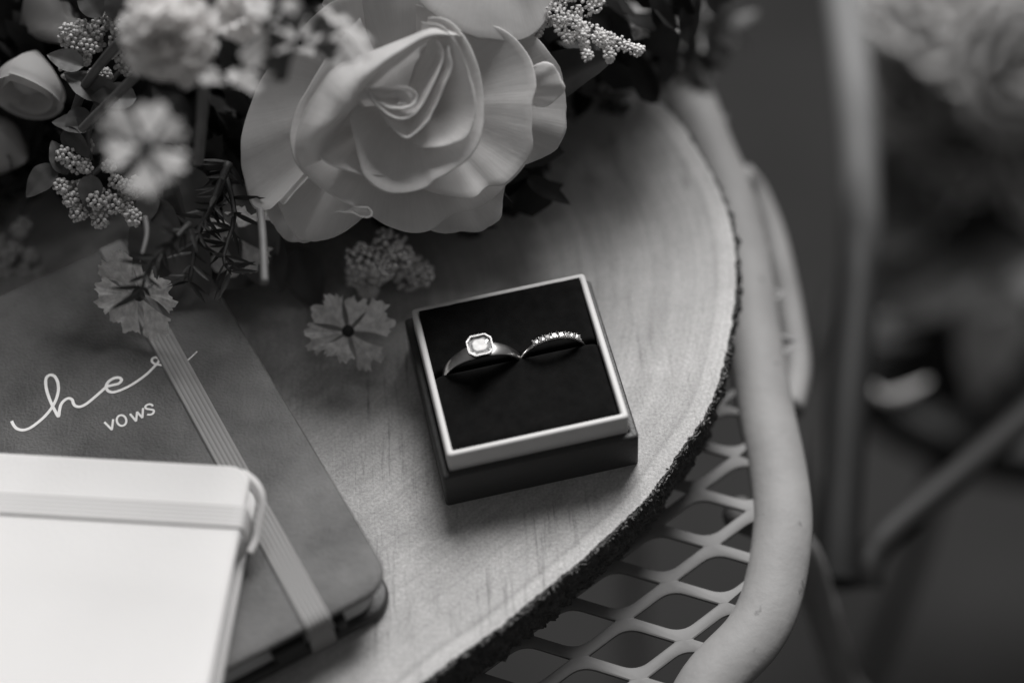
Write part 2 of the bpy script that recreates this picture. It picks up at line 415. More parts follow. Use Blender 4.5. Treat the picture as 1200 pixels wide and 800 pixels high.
for k in range(rows + 1):
    t = k / rows
    for i, p in enumerate(edge):
        d = (p - pith).normalized()
        z = -TH * t
        q = V3((p.x, p.y, z))
        n1 = mnoise.noise(V3((q.x * .25, q.y * .25, z * .12))); n2 = mnoise.noise(V3((q.x * .9, q.y * .9, z * .5))); n3 = mnoise.noise(q * 2.1)
        amp = min(1, t * 5 + 0.25)
        off = (1.6 * abs(n1) * 2 + 1.3 * abs(n2) + 0.6 * n3) * amp - 2.2 * t ** 2 * 1.5 + 0.2
        if k == 0: off = -0.3
        top = 0.0 if k else -0.25
        q += d * off; 
        if k == 1: q.z = 0.35 * n2 + 0.25 * n3 + 0.1
        if k == 0: q.z = -0.35
        vs.append(q)
for k in range(rows):
    for i in range(NE):
        a = k * NE + i; b = k * NE + (i + 1) % NE; fs.append((a, a + NE, b + NE, b))
bot = len(vs); vs.append(V3((pith.x, pith.y, -TH)))
for i in range(NE): fs.append((bot, rows * NE + (i + 1) % NE, rows * NE + i))
obj('bark', vs, fs, M['bark'], ws, smooth=False)
chips = []
for i in range(1500):
    k = random.randrange(NE); p = edge[k]; d = (p - pith).normalized(); tang = V3((-d.y, d.x, 0))
    c = p + d * random.uniform(-0.1, 1.6) + V3((0, 0, random.uniform(-5, 0.4) if random.random() < .4 else random.uniform(-.6, .5)))
    l = random.uniform(0.25, 1.0); w = random.uniform(0.12, 0.4)
    ax = (tang * random.uniform(-1, 1) + d * random.uniform(-.3, 1) + V3((0, 0, random.uniform(-.5, .8)))).normalized(); sd = ax.cross(V3((random.random(), random.random(), random.random()))).normalized()
    n_ = ax.cross(sd)
    chips.append(([c - ax * l, c + sd * w, c + ax * l, c - sd * w, c + n_ * w * .6, c - n_ * w * .6], [(0, 1, 4), (1, 2, 4), (2, 3, 4), (3, 0, 4), (1, 0, 5), (2, 1, 5), (3, 2, 5), (0, 3, 5)]))
v, f = merge(chips); obj('bark_fibre', v, f, M['bark_chip'], ws, smooth=False, kind='stuff')

# ------------------------------------------------------------------ ring box
YAW = 0.15870452
RB = Matrix.Rotation(YAW, 4, 'Z')
H, HL, SB, HB = 21.55, 7.44, 54.7, 14.3
bx = thing('ring_box', 'square charcoal ring box with cream inner rim and black velvet cushion', 'ring box', (0, 0, 0))
def rb(vs): return xf(vs, RB)
# outer base: box with hollow top
def frame(out, inn, z0, z1, bev=0.4):
    """square frame: outer/inner outlines with the same count"""
    n = len(out); vs = []; prof = [(out, z0), (out, z1 - bev)]
    def mix(a, b, t): return [(p[0] * (1 - t) + q[0] * t, p[1] * (1 - t) + q[1] * t) for p, q in zip(a, b)]
    W = max(1e-6, math.hypot(out[0][0] - inn[0][0], out[0][1] - inn[0][1]) * 0.7)
    prof += [(mix(out, inn, bev * .35 / W), z1 - bev * .3), (mix(out, inn, bev / W), z1), (mix(inn, out, bev / W), z1), (mix(inn, out, bev * .35 / W), z1 - bev * .3), (inn, z1 - bev), (inn, z0)]
    for o_, z in prof: vs += [V3((p[0], p[1], z)) for p in o_]
    fs = []
    for r in range(len(prof)):
        r2 = (r + 1) % len(prof)
        for i in range(n): fs.append((r * n + i, r * n + (i + 1) % n, r2 * n + (i + 1) % n, r2 * n + i))
    return vs, fs
v, f = frame(rrect(SB, SB, 0.9, 4), rrect(50.4, 50.4, 0.5, 4), 0.0, HB, 0.5)
o = obj('base', rb(v), f, M['boxbase'], bx)
sharp_smooth(o, 40)
v, f = frame(rrect(50.2, 50.2, 1.1, 4), rrect(46.6, 46.6, 0.5, 4), 1.0, H, 0.55)
o = obj('liner', rb(v), f, M['liner'], bx); sharp_smooth(o, 50)
# seam at the front corners of the liner's wrapped card
# cushion: two halves rolling into a slit
SLY = (RB.inverted() @ atz(565, 427, 20.3)).y
def zc(x, y):
    e = min(23.2 - abs(x), 23.2 - abs(y)); d = abs(y - SLY)
    z = 20.6 + 1.8 * max(0, (y + 5) / 28) ** 2 - (1.6 if y < 20 else .3) * math.exp(-e / 0.9) - 3.2 * math.exp(-d / 0.45)
    return z + 0.12 * mnoise.noise(V3((x * .3, y * .3, 0)))
ys = sorted(set([round(-23.2 + k * 46.4 / 60, 3) for k in range(61)] + [round(SLY + s * q, 3) for q in (0, .15, .3, .5, .8, 1.2, 1.8) for s in (-1, 1)]))
xs = [-23.2 + k * 46.4 / 60 for k in range(61)]
vs = [V3((x, y, zc(x, y))) for y in ys for x in xs]
fs = [(j * 61 + i, j * 61 + i + 1, (j + 1) * 61 + i + 1, (j + 1) * 61 + i) for j in range(len(ys) - 1) for i in range(60)]
obj('cushion', rb(vs), fs, M['velvet'], bx)

# ------------------------------------------------------------------ rings standing in the slit
def ring_shank(R, wfun, tfun, a0=0, a1=2 * math.pi, n=90, m=10):
    """ring in the x-z plane, centre at origin; angle 0 = top; band width along y wfun(a), thickness tfun(a)"""
    vs, fs = [], []
    for i in range(n):
        a = a0 + (a1 - a0) * i / n
        w, t = wfun(a), tfun(a)
        er = V3((math.sin(a), 0, math.cos(a)))
        for k in range(m):
            q = 2 * math.pi * k / m; cx, sy = math.cos(q), math.sin(q)
            sgn = lambda z: math.copysign(abs(z) ** 0.45, z)
            vs.append(er * (R + t / 2 * sgn(cx)) + V3((0, w / 2 * sgn(sy), 0)))
    for i in range(n):
        for k in range(m):
            fs.append((i * m + k, i * m + (k + 1) % m, ((i + 1) % n) * m + (k + 1) % m, ((i + 1) % n) * m + k))
    return vs, fs
def angd(a): return abs((a + math.pi) % (2 * math.pi) - math.pi)
# ring one: wide tapered band with an octagonal bezel
p0 = RB.inverted() @ atz(523, 440, 20.3); p1 = RB.inverted() @ atz(607, 417, 20.3)
half = (p1.x - p0.x) / 2; R1 = 9.9
rise = 6.9; zc1 = 20.3 + rise - R1
R1c = (half * half + rise * rise) / (2 * rise); zc1 = 20.3 + rise - R1c
GS = 0.93
G1 = RB @ Matrix.Translation(V3(((p0.x + p1.x) / 2, SLY, zc1)))
r1 = thing('engagement_ring', 'silver ring with wide band and octagonal bezel-set diamond, left in the ring box', 'ring', G1 @ V3((0, 0, -R1c)))
v, f = ring_shank(R1c, lambda a: 2.4 + 2.4 * math.exp(-(angd(a) / 0.75) ** 2), lambda a: 1.0)
o = obj('shank', xf(v, G1), f, M['band'], r1); sharp_smooth(o, 50)
def octo(w, h, c): return [(w / 2, -h / 2 + c), (w / 2, h / 2 - c), (w / 2 - c, h / 2), (-w / 2 + c, h / 2), (-w / 2, h / 2 - c), (-w / 2, -h / 2 + c), (-w / 2 + c, -h / 2), (w / 2 - c, -h / 2)]
ga, gb = octo(7.6, 7.3, 1.65), octo(6.6, 6.3, 1.42)
zt = R1c + 2.9
vs, fs = [], []
prof = [(octo(5.6, 4.9, 1.4), zt - 3.0), (octo(6.8, 6.5, 1.5), zt - 1.2), (octo(7.05, 6.8, 1.53), zt - .45), (octo(7.05, 6.8, 1.53), zt - .12), (octo(6.92, 6.65, 1.5), zt), (octo(6.5, 6.22, 1.4), zt), (octo(6.34, 6.06, 1.37), zt - .25), (octo(6.15, 5.88, 1.33), zt - .9), (octo(6.15, 5.88, 1.33), zt - 1.6)]
for o_, z in prof: vs += [V3((x, y, z)) for x, y in o_]
for r in range(len(prof) - 1):
    for i in range(8): fs.append((r * 8 + i, r * 8 + (i + 1) % 8, (r + 1) * 8 + (i + 1) % 8, (r + 1) * 8 + i))
fs.append(tuple(range(8))[::-1])
obj('bezel', xf(vs, G1), fs, M['bezel'], r1, smooth=False)
def gem(M4, w=6.28, h=6.0, c=1.36):
    """emerald-cut stone: flat table, three rows of steep broken facets, pavilion below"""
    rg = random.Random(5)
    def ringpts(sc, z, n=24):
        o = octo(w * sc, h * sc, c * sc); pts = []
        for i in range(8):
            a, b_ = o[i], o[(i + 1) % 8]
            for k in range(n // 8): t = k / (n // 8); pts.append(V3((a[0] + (b_[0] - a[0]) * t, a[1] + (b_[1] - a[1]) * t, z)))
        return pts
    rows = [ringpts(1, zt - 1.05), ringpts(.88, zt - .70), ringpts(.76, zt - .35), ringpts(.60, zt - .10)]
    for r in rows[1:3]:
        for p in r: p += V3([rg.uniform(-.05, .05), rg.uniform(-.05, .05), rg.uniform(-.13, .13)])
    vs = [p for r in rows for p in r]; fs = []; n = 24
    for r in range(3):
        for i in range(n):
            a, b_, c_, d_ = r * n + i, r * n + (i + 1) % n, (r + 1) * n + (i + 1) % n, (r + 1) * n + i
            fs += [(a, b_, c_), (a, c_, d_)] if (i + r) % 2 else [(a, b_, d_), (b_, c_, d_)]
    k = len(vs); vs.append(V3((0, 0, zt - 3.2)))
    for i in range(n): fs.append((i, k, (i + 1) % n))
    return xf(vs, M4), fs, xf(rows[3], M4)
v, f, tbl = gem(G1)
dm = obj('diamond', v, f, M['gem'], r1, smooth=False)
obj('table_facet', tbl, [tuple(range(24))], M['gem_table'], dm, smooth=False)

# ring two: slim band with a row of small stones
p0 = RB.inverted() @ atz(612, 414, 20.3); p1 = RB.inverted() @ atz(683, 402, 20.3)
half = (p1.x - p0.x) / 2; rise = 5.6
R2c = (half * half + rise * rise) / (2 * rise); zc2 = 20.3 + rise - R2c
G2 = RB @ Matrix.Translation(V3(((p0.x + p1.x) / 2, SLY, zc2)))
r2 = thing('wedding_band', 'slim silver band with a row of small diamonds, right in the ring box', 'ring', G2 @ V3((0, 0, -R2c)))
v, f = ring_shank(R2c, lambda a: 1.3, lambda a: 0.95); obj('shank', xf(v, G2), f, M['silver'], r2)
def brilliant(M4, r):
    vs, fs = [], []
    n = 8
    for rr, z, off in ((r, -.1 * r, 0), (r * .95, .08 * r, .5), (r * .55, .38 * r, 0)):
        vs += [V3((rr * math.cos(2 * math.pi * (k + off) / n), rr * math.sin(2 * math.pi * (k + off) / n), z)) for k in range(n)]
    for q in range(2):
        for k in range(n):
            a, b_, c_, d_ = q * n + k, q * n + (k + 1) % n, (q + 1) * n + (k + 1) % n, (q + 1) * n + k
            fs += [(a, b_, d_), (b_, c_, d_)]
    fs.append(tuple(range(2 * n, 3 * n)))
    t = len(vs); vs.append(V3((0, 0, -.9 * r)))
    for k in range(n): fs.append((k, t, (k + 1) % n))
    return xf(vs, M4), fs
for k in range(8):
    a = -0.50 + k * 0.187
    T = G2 @ Matrix.Rotation(a, 4, 'Y') @ Matrix.Translation(V3((0, 0, R2c + 0.85)))
    v, f = brilliant(T, 0.88); st = obj('stone', v, f, M['stone'], r2, smooth=False)
    pr = []
    for s in (-1, 1):
        for x in (-1, 1):
            q = T @ V3((x * .66, s * .80, -1.0)); q2 = T @ V3((x * .62, s * .76, .10)); tv = tube([q, q2], 0.17, n=6, upv=V3((.3, .8, .1))); pr.append(tv); pr.append(ico(q2, 0.25, 1))
    v, f = merge(pr); obj('prong', v, f, M['prong'], st)

# ------------------------------------------------------------------ journal
ZJ = 15.5
C0 = atz(462, 682, ZJ); C1 = atz(228, 292, ZJ)
uu = (C1 - C0); uu.z = 0; uu.normalize(); ww = V3((-uu.y, uu.x, 0))
if ww.x > 0: ww = -ww
JL, JW = 142.0, 108.0
ctr = V3((C0.x, C0.y, 0)) + uu * JL / 2 + ww * JW / 2
# local x along -ww (towards the fore-edge), y along uu
JM = Matrix(((-ww.x, uu.x, 0, ctr.x), (-ww.y, uu.y, 0, ctr.y), (0, 0, 1, 0), (0, 0, 0, 1)))
jr = thing('vows_journal', 'grey leather journal lettered in white foil with an elastic strap, left of the ring box', 'notebook', (ctr.x, ctr.y, 0))
v, f = prism(rrect(JW, JL, [8, 8, 1.5, 1.5], 8), ZJ - 2.0, ZJ, 0.9); o = obj('front_cover', xf(v, JM), f, M['leather'], jr); sharp_smooth(o, 60)
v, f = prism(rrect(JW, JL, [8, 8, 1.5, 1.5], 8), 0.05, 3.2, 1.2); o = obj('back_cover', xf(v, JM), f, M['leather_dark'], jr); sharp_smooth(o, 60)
v, f = prism([(x - 1.0, y) for x, y in rrect(JW - 5, JL - 5, [6.5, 6.5, .5, .5], 8)], 3.3, ZJ - 2.15, 0.2); obj('pages', xf(v, JM), f, M['pages'], jr)
v, f = prism([(x - JW / 2 + .4, y) for x, y in rrect(1.6, JL - 2, .6, 4)], 2.4, ZJ - 1.2, 0.3); obj('spine', xf(v, JM), f, M['leather'], jr)
JI = JM.inverted()
xe = (JI @ atz(371, 727, ZJ)).x; xe2 = (JI @ atz(190, 395, ZJ)).x
# elastic strap: ribbed cross-section swept round the book
def strap(cx0, cx1, w, L, zt, zb, ribs=6, amp=0.26, th=0.7):
    path = [(-L / 2 - .15, 'b')]
    pts = []
    rr = 1.0
    def loop(t):  # t along: bottom -> front edge -> top -> far edge
        return t
    prof = [(-L / 2 + 6, zb - .0), (-L / 2 + 1, zb), (-L / 2 - .55, zb + 1.0), (-L / 2 - .75, (zt + zb) / 2), (-L / 2 - .55, zt - .6), (-L / 2 + .35, zt + .42), (-L / 2 + 3, zt + .45)]
    prof += [(-L / 2 + 3 + (L - 6) * k / 30, zt + .45) for k in range(1, 30)]
    prof += [(L / 2 - 3, zt + .45), (L / 2 - .35, zt + .42), (L / 2 + .55, zt - .6), (L / 2 + .75, (zt + zb) / 2), (L / 2 + .55, zb + 1)]
    m_ = ribs * 8 + 1; vs, fs = [], []
    for i, (y, z) in enumerate(prof):
        y0, z0 = prof[max(0, i - 1)]; y1, z1 = prof[min(len(prof) - 1, i + 1)]
        d = V3((0, y1 - y0, z1 - z0)).normalized(); nrm = V3((0, -d.z, d.y))
        fx = cx0 + (cx1 - cx0) * (y + L / 2) / L
        for k in range(m_):
            s = k / (m_ - 1); rib = amp * abs(math.sin(math.pi * ribs * s)) ** 0.6
            edge_ = 0.3 * (1 - min(1, min(s, 1 - s) * 18))
            vs.append(V3((fx + (s - .5) * w, y, z)) + nrm * (rib - edge_))
    for i in range(len(prof) - 1):
        for k in range(m_ - 1): fs.append((i * m_ + k, i * m_ + k + 1, (i + 1) * m_ + k + 1, (i + 1) * m_ + k))
    return vs, fs
v, f = strap(xe, xe2, 7.2, JL, ZJ, 0.6); obj('elastic_strap', xf(v, JM), f, M['elastic'], jr)
rbx = xe - 4
v, f = prism([(x + xe - 9, y - JL / 2 + 1.5) for x, y in rrect(9, 6, 1.0, 3)], 6.0, 11.8, 0.4); obj('ribbon', xf(v, JM), f, M['ribbon'], jr)
v, f = prism([(x + xe + 5.8, y - JL / 2 + 1.4) for x, y in rrect(3.0, 6, 1.0, 3)], 8.0, 12.0, 0.4); obj('ribbon', xf(v, JM), f, M['ribbon'], jr)
# foil writing as thin ribbons on the cover
def ink(pts, w, z=None, n=None):
    z = ZJ + 0.07 if z is None else z
    P = [atz(x / 5, 380 + y / 5, z) for x, y in pts]
    if n: P = catmull(P, n)
    vs, fs = [], []
    for i, p in enumerate(P):
        d = (P[min(i + 1, len(P) - 1)] - P[max(i - 1, 0)]).normalized(); s = d.cross(V3((0, 0, 1)))
        ww_ = w(i / (len(P) - 1)) if callable(w) else w
        a, b = p - s * ww_ / 2, p + s * ww_ / 2
        zz_ = z + .0003 * i
        vs += [V3((a.x, a.y, ZJ - .2)), V3((a.x, a.y, zz_)), V3((b.x, b.y, zz_)), V3((b.x, b.y, ZJ - .2))]
    for i in range(len(P) - 1):
        for k in range(3): fs.append((i * 4 + k, i * 4 + k + 1, i * 4 + 5 + k, i * 4 + 4 + k))
    fs += [(0, 1, 2, 3), tuple(len(vs) - 4 + k for k in (3, 2, 1, 0))]
    return vs, fs
script = [(68, 565), (80, 590), (100, 610), (135, 618), (175, 606), (220, 575), (262, 538), (300, 492), (328, 440), (342, 385), (337, 335), (317, 302), (290, 297), (270, 317), (269, 360), (280, 408), (300, 460), (322, 505), (342, 538), (348, 505), (357, 470), (377, 445), (402, 433), (423, 442), (430, 463), (443, 478), (470, 482), (505, 466), (545, 435), (590, 396), (625, 366), (665, 355), (695, 347), (712, 327), (700, 313), (670, 315), (637, 335), (622, 363), (632, 388), (660, 398), (700, 388), (750, 366), (800, 336), (860, 292), (905, 247), (927, 222), (932, 203), (915, 194), (895, 200), (890, 216), (908, 232), (950, 240)]
v, f = ink(script, lambda t: 0.85 if t < .75 else 0.85 - (t - .75) * .9, n=420); obj('script_lettering', v, f, M['foil'], jr, smooth=False)
v, f = ink([(1040, 240), (1085, 218), (1115, 196), (1155, 158)], lambda t: 0.55 - .3 * t, z=ZJ + .08, n=24); obj('script_tail', v, f, M['foil'], jr, smooth=False)
def ink_sharp(pts, w):
    parts = []
    for a, b in zip(pts[:-1], pts[1:]):
        d = math.hypot(b[0] - a[0], b[1] - a[1]); e = 1.2 / d
        k = len(parts)
        parts.append(ink([(a[0] - (b[0] - a[0]) * e, a[1] - (b[1] - a[1]) * e), (b[0] + (b[0] - a[0]) * e, b[1] + (b[1] - a[1]) * e)], w, z=ZJ + .07 + .006 * k))
    return merge(parts)
LET = {'v': [[(612, 572), (655, 616), (663, 556)]],
       'o': [[(712 + 28 * math.cos(q) + 2 * math.sin(q), 562 + 31 * math.sin(q)) for q in [k * math.pi / 12 for k in range(25)]]],
       'w': [[(762, 524), (797, 566), (803, 512), (834, 546), (838, 490)]],
       's': [[(896, 478), (884, 468), (866, 469), (852, 480), (858, 493), (880, 497), (900, 503), (897, 520), (880, 528), (862, 527)]]}
for ch, strokes in LET.items():
    pr = [ink(s, 0.62, n=40) if ch in 'os' else ink_sharp(s, 0.62) for s in strokes]
    v, f = merge(pr); obj('letter', v, f, M['foil'], jr, smooth=False)

# ------------------------------------------------------------------ white notebook lying across the journal
ZN = ZJ + 13.5
nc = atz(296, 546, ZN); tdir = atz(0, 527, ZN) - atz(240, 540.5, ZN); tdir.z = 0; tdir.normalize()
sdir = V3((-tdir.y, tdir.x, 0))
if sdir.y > 0: sdir = -sdir
NL, NW = 142.0, 92.0
nctr = V3((nc.x, nc.y, 0)) + tdir * NL / 2 + sdir * NW / 2
NM = Matrix(((-tdir.x, -sdir.x, 0, nctr.x), (-tdir.y, -sdir.y, 0, nctr.y), (0, 0, 1, 0), (0, 0, 0, 1)))
nb = thing('white_notebook', 'white hardcover notebook with a white elastic band, overlapping the grey journal', 'notebook', (nctr.x, nctr.y, ZJ + .6))
zb = ZJ + 1.1
v, f = prism(rrect(NL, NW, [1.5, 6, 6, 1.5], 8), ZN - 2.2, ZN, 0.9); o = obj('front_cover', xf(v, NM), f, M['white'], nb); sharp_smooth(o, 60)
v, f = prism(rrect(NL, NW, [1.5, 6, 6, 1.5], 8), zb - .45, zb + 1.8, 0.7); o = obj('back_cover', xf(v, NM), f, M['white_side'], nb); sharp_smooth(o, 60)
v, f = prism(rrect(NL - 5, NW - 4, [.5, 5, 5, .5], 8), zb + 1.85, ZN - 2.25, 0.2); obj('pages', xf(v, NM), f, M['pages'], nb)
v, f = prism([(x, y - NW / 2 + .4) for x, y in rrect(NL - 2, 1.6, .6, 4)], zb + .5, ZN - .6, 0.2); obj('spine', xf(v, NM), f, M['white_side'], nb)
RS = Matrix.Rotation(math.radians(90), 4, 'Z')
ye = (NM.inverted() @ atz(150, 598, ZN)).y
v, f = strap(-ye, -ye, 7.0, NL, ZN, zb + .4, amp=0.12); v = [V3((-p.y, -p.x, p.z)) for p in v]
f = [q[::-1] for q in f]
obj('elastic_band', xf(v, NM), f, M['white_elastic'], nb)
lp = [at(284, 553, 500), at(296, 562, 497), at(306, 575, 495), at(308, 592, 494), at(305, 612, 494), at(299, 632, 493), at(290, 648, 492)]
zl = [ZN - 2.5, ZN - 1, ZN - 1.5, ZN - 3, ZN - 5, ZN - 7, ZN - 8]
lp = [atz(a, b_, z) for (a, b_), z in zip([(284, 553), (297, 563), (305, 576), (307, 592), (304, 612), (300, 632), (292, 648)], zl)]
v, f = tube(catmull(lp, 30), 1.1, n=10, flat=0.6); obj('ribbon_loop', v, f, M['white_elastic'], nb)

# ------------------------------------------------------------------ bouquet
bq = thing('bouquet', 'bouquet with one large pale rose, berries and dark foliage lying on the wood slice', 'bouquet', atz(330, 120, 1))

def zr(x, y): return (270 + x / 2.76, y / 2.76)
def petal_surface(rim, base, T0, g=1.6, a=1.0, lip=None, curl=1.2, nu=36, nv=16, bulge=0.0, seed=0, conv=zr, rip=0.25, curlang=150):
    """petal: rim = [(x, y, h)], base = (x, y, h); h is the height towards the viewer in mm"""
    R = catmull([V3(p) for p in rim], nu); Lp = catmull([V3(p) for p in lip], nu) if lip else None
    B = V3(base); K = 11.8; rnd = random.Random(seed)
    for i_, r in enumerate(R):
        d_ = (r - B); d_.z = 0; d_.normalize(); r += d_ * (7 * mnoise.noise(V3((i_ / nu * 9, seed * 2.7, 1))) + 3 * mnoise.noise(V3((i_ / nu * 24, seed * 1.7, 5)))) * min(1, curl * 2)
        r.z += 0.9 * mnoise.noise(V3((i_ / nu * 7, seed * 4.1, 8))) * min(1, curl * 2)
    rows = []
    def W(p): x, y = conv(p.x, p.y); return at(x, y, T0 - p.z)
    for j in range(nv + 1):
        v = j / nv; row = []
        for i, r in enumerate(R):
            u = i / nu
            p = B.lerp(r, v ** a); p.z = B.z + (r.z - B.z) * v ** g + bulge * math.sin(math.pi * v) * math.sin(math.pi * u)
            p.z += rip * mnoise.noise(V3((u * 3 + seed * 3.1, v * 2.2, seed))) * (v ** 2) * 2.2
            row.append(p)
        rows.append(row)
    if Lp:
        for j in range(1, 9):
            t = j / 8; row = []
            for i, (r, l) in enumerate(zip(R, Lp)):
                p = r.lerp(l, math.sin(t * math.pi / 2) if False else t); p.z = r.z + (l.z - r.z) * t ** 1.8 + 1.5 * math.sin(math.pi * t); row.append(p)
            rows.append(row)
        last = rows[-1]
    else: last = rows[-1]
    prev = rows[-2]
    rowsN = []
    for k in range(1, 6):
        ph = math.radians(curlang) * k / 5; row = []
        for i, r in enumerate(last):
            d = V3((r.x - B.x, r.y - B.y, 0)); d.normalize(); u = i / nu
            rc = curl * (0.45 + 0.6 * math.sin(math.pi * u)) * max(.15, 0.75 + 1.1 * mnoise.noise(V3((u * 6, seed, 3))))
            row.append(V3((r.x, r.y, 0)) + d * (rc * K * math.sin(ph) * 0.8) + V3((0, 0, r.z - rc * (1 - math.cos(ph)))))
        rowsN.append(row)
    rows += rowsN
    vs = [W(p) for row in rows for p in row]; n = nu + 1
    fs = [(j * n + i, j * n + i + 1, (j + 1) * n + i + 1, (j + 1) * n + i) for j in range(len(rows) - 1) for i in range(nu)]
    us = [(i / nu, min(1, j / nv)) for j in range(len(rows)) for i in range(nu + 1)]
    return vs, fs, us
RT0_ = 512
rose_prof = [((0, 0), 0)]
hv, hf = ico(at(*zr(560, 330), RT0_ + 24), 6, 2)
rose = obj('rose', hv, hf, M['pearl'], bq, label='large pale open rose in the middle of the bouquet')
PET = [
 ([(300, 20, -10), (340, -60, -9), (480, -130, -8), (640, -150, -8), (760, -90, -8), (830, 30, -9)], (560, 330, -22), dict(g=.75, bulge=3)),
 # rim, base, kwargs   (back to front)
 ([(120, 640, -17), (140, 725, -18), (195, 770, -18), (262, 775, -17), (330, 740, -17)], (420, 480, -24), dict(g=.8)),
 ([(560, 690, -13), (640, 735, -14), (740, 742, -15), (820, 738, -15), (872, 690, -14), (880, 610, -13), (905, 560, -12)], (600, 400, -24), dict(g=.8)),
 ([(880, 60, -5), (985, 125, -4), (1050, 200, -5), (1078, 300, -5), (1083, 380, -6), (1070, 450, -7), (1030, 495, -9), (960, 525, -10), (900, 530, -11)], (700, 330, -20), dict(g=.8, bulge=3, curl=.8)),
 ([(110, 590, -9), (150, 650, -10), (176, 700, -10), (205, 750, -11), (250, 776, -11), (320, 765, -11), (400, 722, -10), (440, 690, -10)], (470, 380, -22), dict(g=.8, bulge=2, nu=48)),
 ([(420, -30, -6), (300, 30, -3), (200, 130, -3), (110, 250, -4), (58, 370, -5), (36, 480, -5), (42, 570, -7), (78, 660, -9), (125, 676, -8), (160, 648, -6), (175, 660, -7), (205, 625, -6), (240, 590, -6)], (470, 300, -20), dict(g=.85, bulge=3, curl=.7, nu=60)),
 ([(420, 60, 0), (330, 170, 3), (265, 270, 3), (215, 350, 3), (196, 440, 3), (215, 520, 2), (262, 580, 1), (325, 628, 1), (396, 662, 2), (440, 685, -1), (490, 722, -4), (560, 748, -6), (640, 742, -6), (715, 690, -6), (790, 676, -7), (850, 640, -8), (885, 600, -9), (900, 560, -10)], (545, 350, -16), dict(g=.72, curl=.6, nu=72)),
 ([(600, 20, -2), (700, 50, 0), (820, 80, 2), (905, 120, 2), (968, 190, 2), (988, 270, 2), (972, 340, 2), (976, 420, 1), (970, 480, 0), (935, 540, -1), (880, 592, -1), (828, 604, -2), (790, 632, -1), (740, 638, -1), (680, 625, -1), (620, 605, -2), (560, 560, -4)], (600, 330, -14), dict(g=.68, curl=.8, nu=72, bulge=1)),
 ([(560, -80, 2), (600, -15, 3), (665, 45, 4), (740, 92, 4), (800, 116, 3), (870, 128, 2), (930, 132, 0), (972, 112, -2), (1025, 50, -4), (1050, -20, -5), (1075, -110, -6)], (860, -260, -12), dict(g=.6, curl=.9, nu=48, bulge=3)),
 ([(420, 330, 11), (350, 380, 11), (300, 430, 10), (288, 475, 10), (305, 518, 9), (355, 544, 8), (430, 560, 7), (500, 570, 5)], (500, 400, -12), dict(g=.95, curl=.45)),
 ([(640, 60, 10), (700, 70, 11), (760, 130, 11), (800, 220, 11), (818, 320, 10), (814, 420, 9), (785, 490, 8), (720, 545, 7), (662, 575, 7), (630, 606, 6), (560, 624, 6), (500, 614, 6), (445, 577, 7), (416, 520, 8), (402, 450, 10), (392, 385, 11), (400, 350, 11)], (560, 330, -11), dict(g=.72, curl=.6, nu=72, bulge=1)),
 ([(620, 70, 14), (690, 92, 14), (745, 165, 14), (774, 255, 13), (790, 350, 12), (768, 435, 11), (720, 464, 10), (640, 478, 9), (590, 470, 7)], (600, 320, -7), dict(g=.8, curl=.35, nu=48)),
 ([(720, 110, 13), (620, 135, 17), (540, 185, 19), (460, 243, 20), (405, 305, 20), (368, 362, 19), (312, 418, 16), (290, 472, 12), (292, 520, 9)], (545, 320, -10),
   dict(g=1.6, curl=.5, nu=60, lip=[(760, 120, 8), (660, 92, 14), (560, 130, 14), (480, 160, 13), (340, 222, 12), (275, 300, 8), (225, 400, 4), (208, 480, 2), (230, 545, 1)])),
 ([(705, 150, 15), (714, 220, 15), (676, 315, 14), (632, 400, 13), (575, 444, 13), (532, 420, 13), (488, 366, 14), (444, 300, 15)], (585, 290, -4), dict(g=1.2, curl=.45, nu=48)),
 ([(650, 110, 16), (688, 165, 16), (668, 245, 16), (618, 340, 15), (580, 378, 15), (530, 378, 15), (478, 342, 15), (448, 300, 16), (425, 285, 16)], (578, 290, -2), dict(g=1.3, curl=.4, nu=48)),
 ([(395, 322, 16), (440, 290, 16), (500, 282, 16), (565, 282, 16), (600, 303, 15), (596, 334, 15), (560, 350, 15), (512, 348, 15), (478, 330, 15)], (545, 314, 7), dict(g=1.3, curl=.3, nu=48)),
 ([(500, 312, 14), (530, 296, 14), (562, 296, 15), (584, 314, 15), (572, 334, 14), (540, 338, 14)], (548, 318, 9), dict(g=1.2, curl=.2)),
 # small rolled tip on the right petal and tip curl at the bottom
 ([(950, 262, 0), (975, 222, 2), (1015, 206, 2), (1052, 226, 1), (1070, 275, 0), (1050, 325, -1), (1000, 346, -2), (960, 330, -2)], (930, 300, -6), dict(g=.45, curl=.9, nv=10, bulge=1.5)),
 ([(360, 690, 1), (400, 672, 3), (440, 672, 3), (456, 690, 2), (440, 706, 1)], (405, 690, -1), dict(g=.6, curl=.3, nv=6)),
]
for i, (rim, base, kw) in enumerate(PET):
    q = lambda p: (p[0], p[1], p[2] * (.72 if p[2] > 3 else 1))
    if 'lip' in kw: kw['lip'] = [q(p) for p in kw['lip']]
    v, f, us = petal_surface([q(p) for p in rim], base, RT0_, seed=i + 1, **kw)
    obj('petal', v, f, M['petal_veined'], rose, uv=us)
# fine curled thread at the bottom petal tip
v, f = tube(catmull([at(*zr(330, 693), 509), at(*zr(350, 684), 507), at(*zr(395, 688), 505), at(*zr(420, 700), 505), at(*zr(450, 702), 506), at(*zr(458, 685), 507), at(*zr(440, 668), 508)], 24), 0.15, n=6)
obj('thread', v, f, M['petal'], rose)

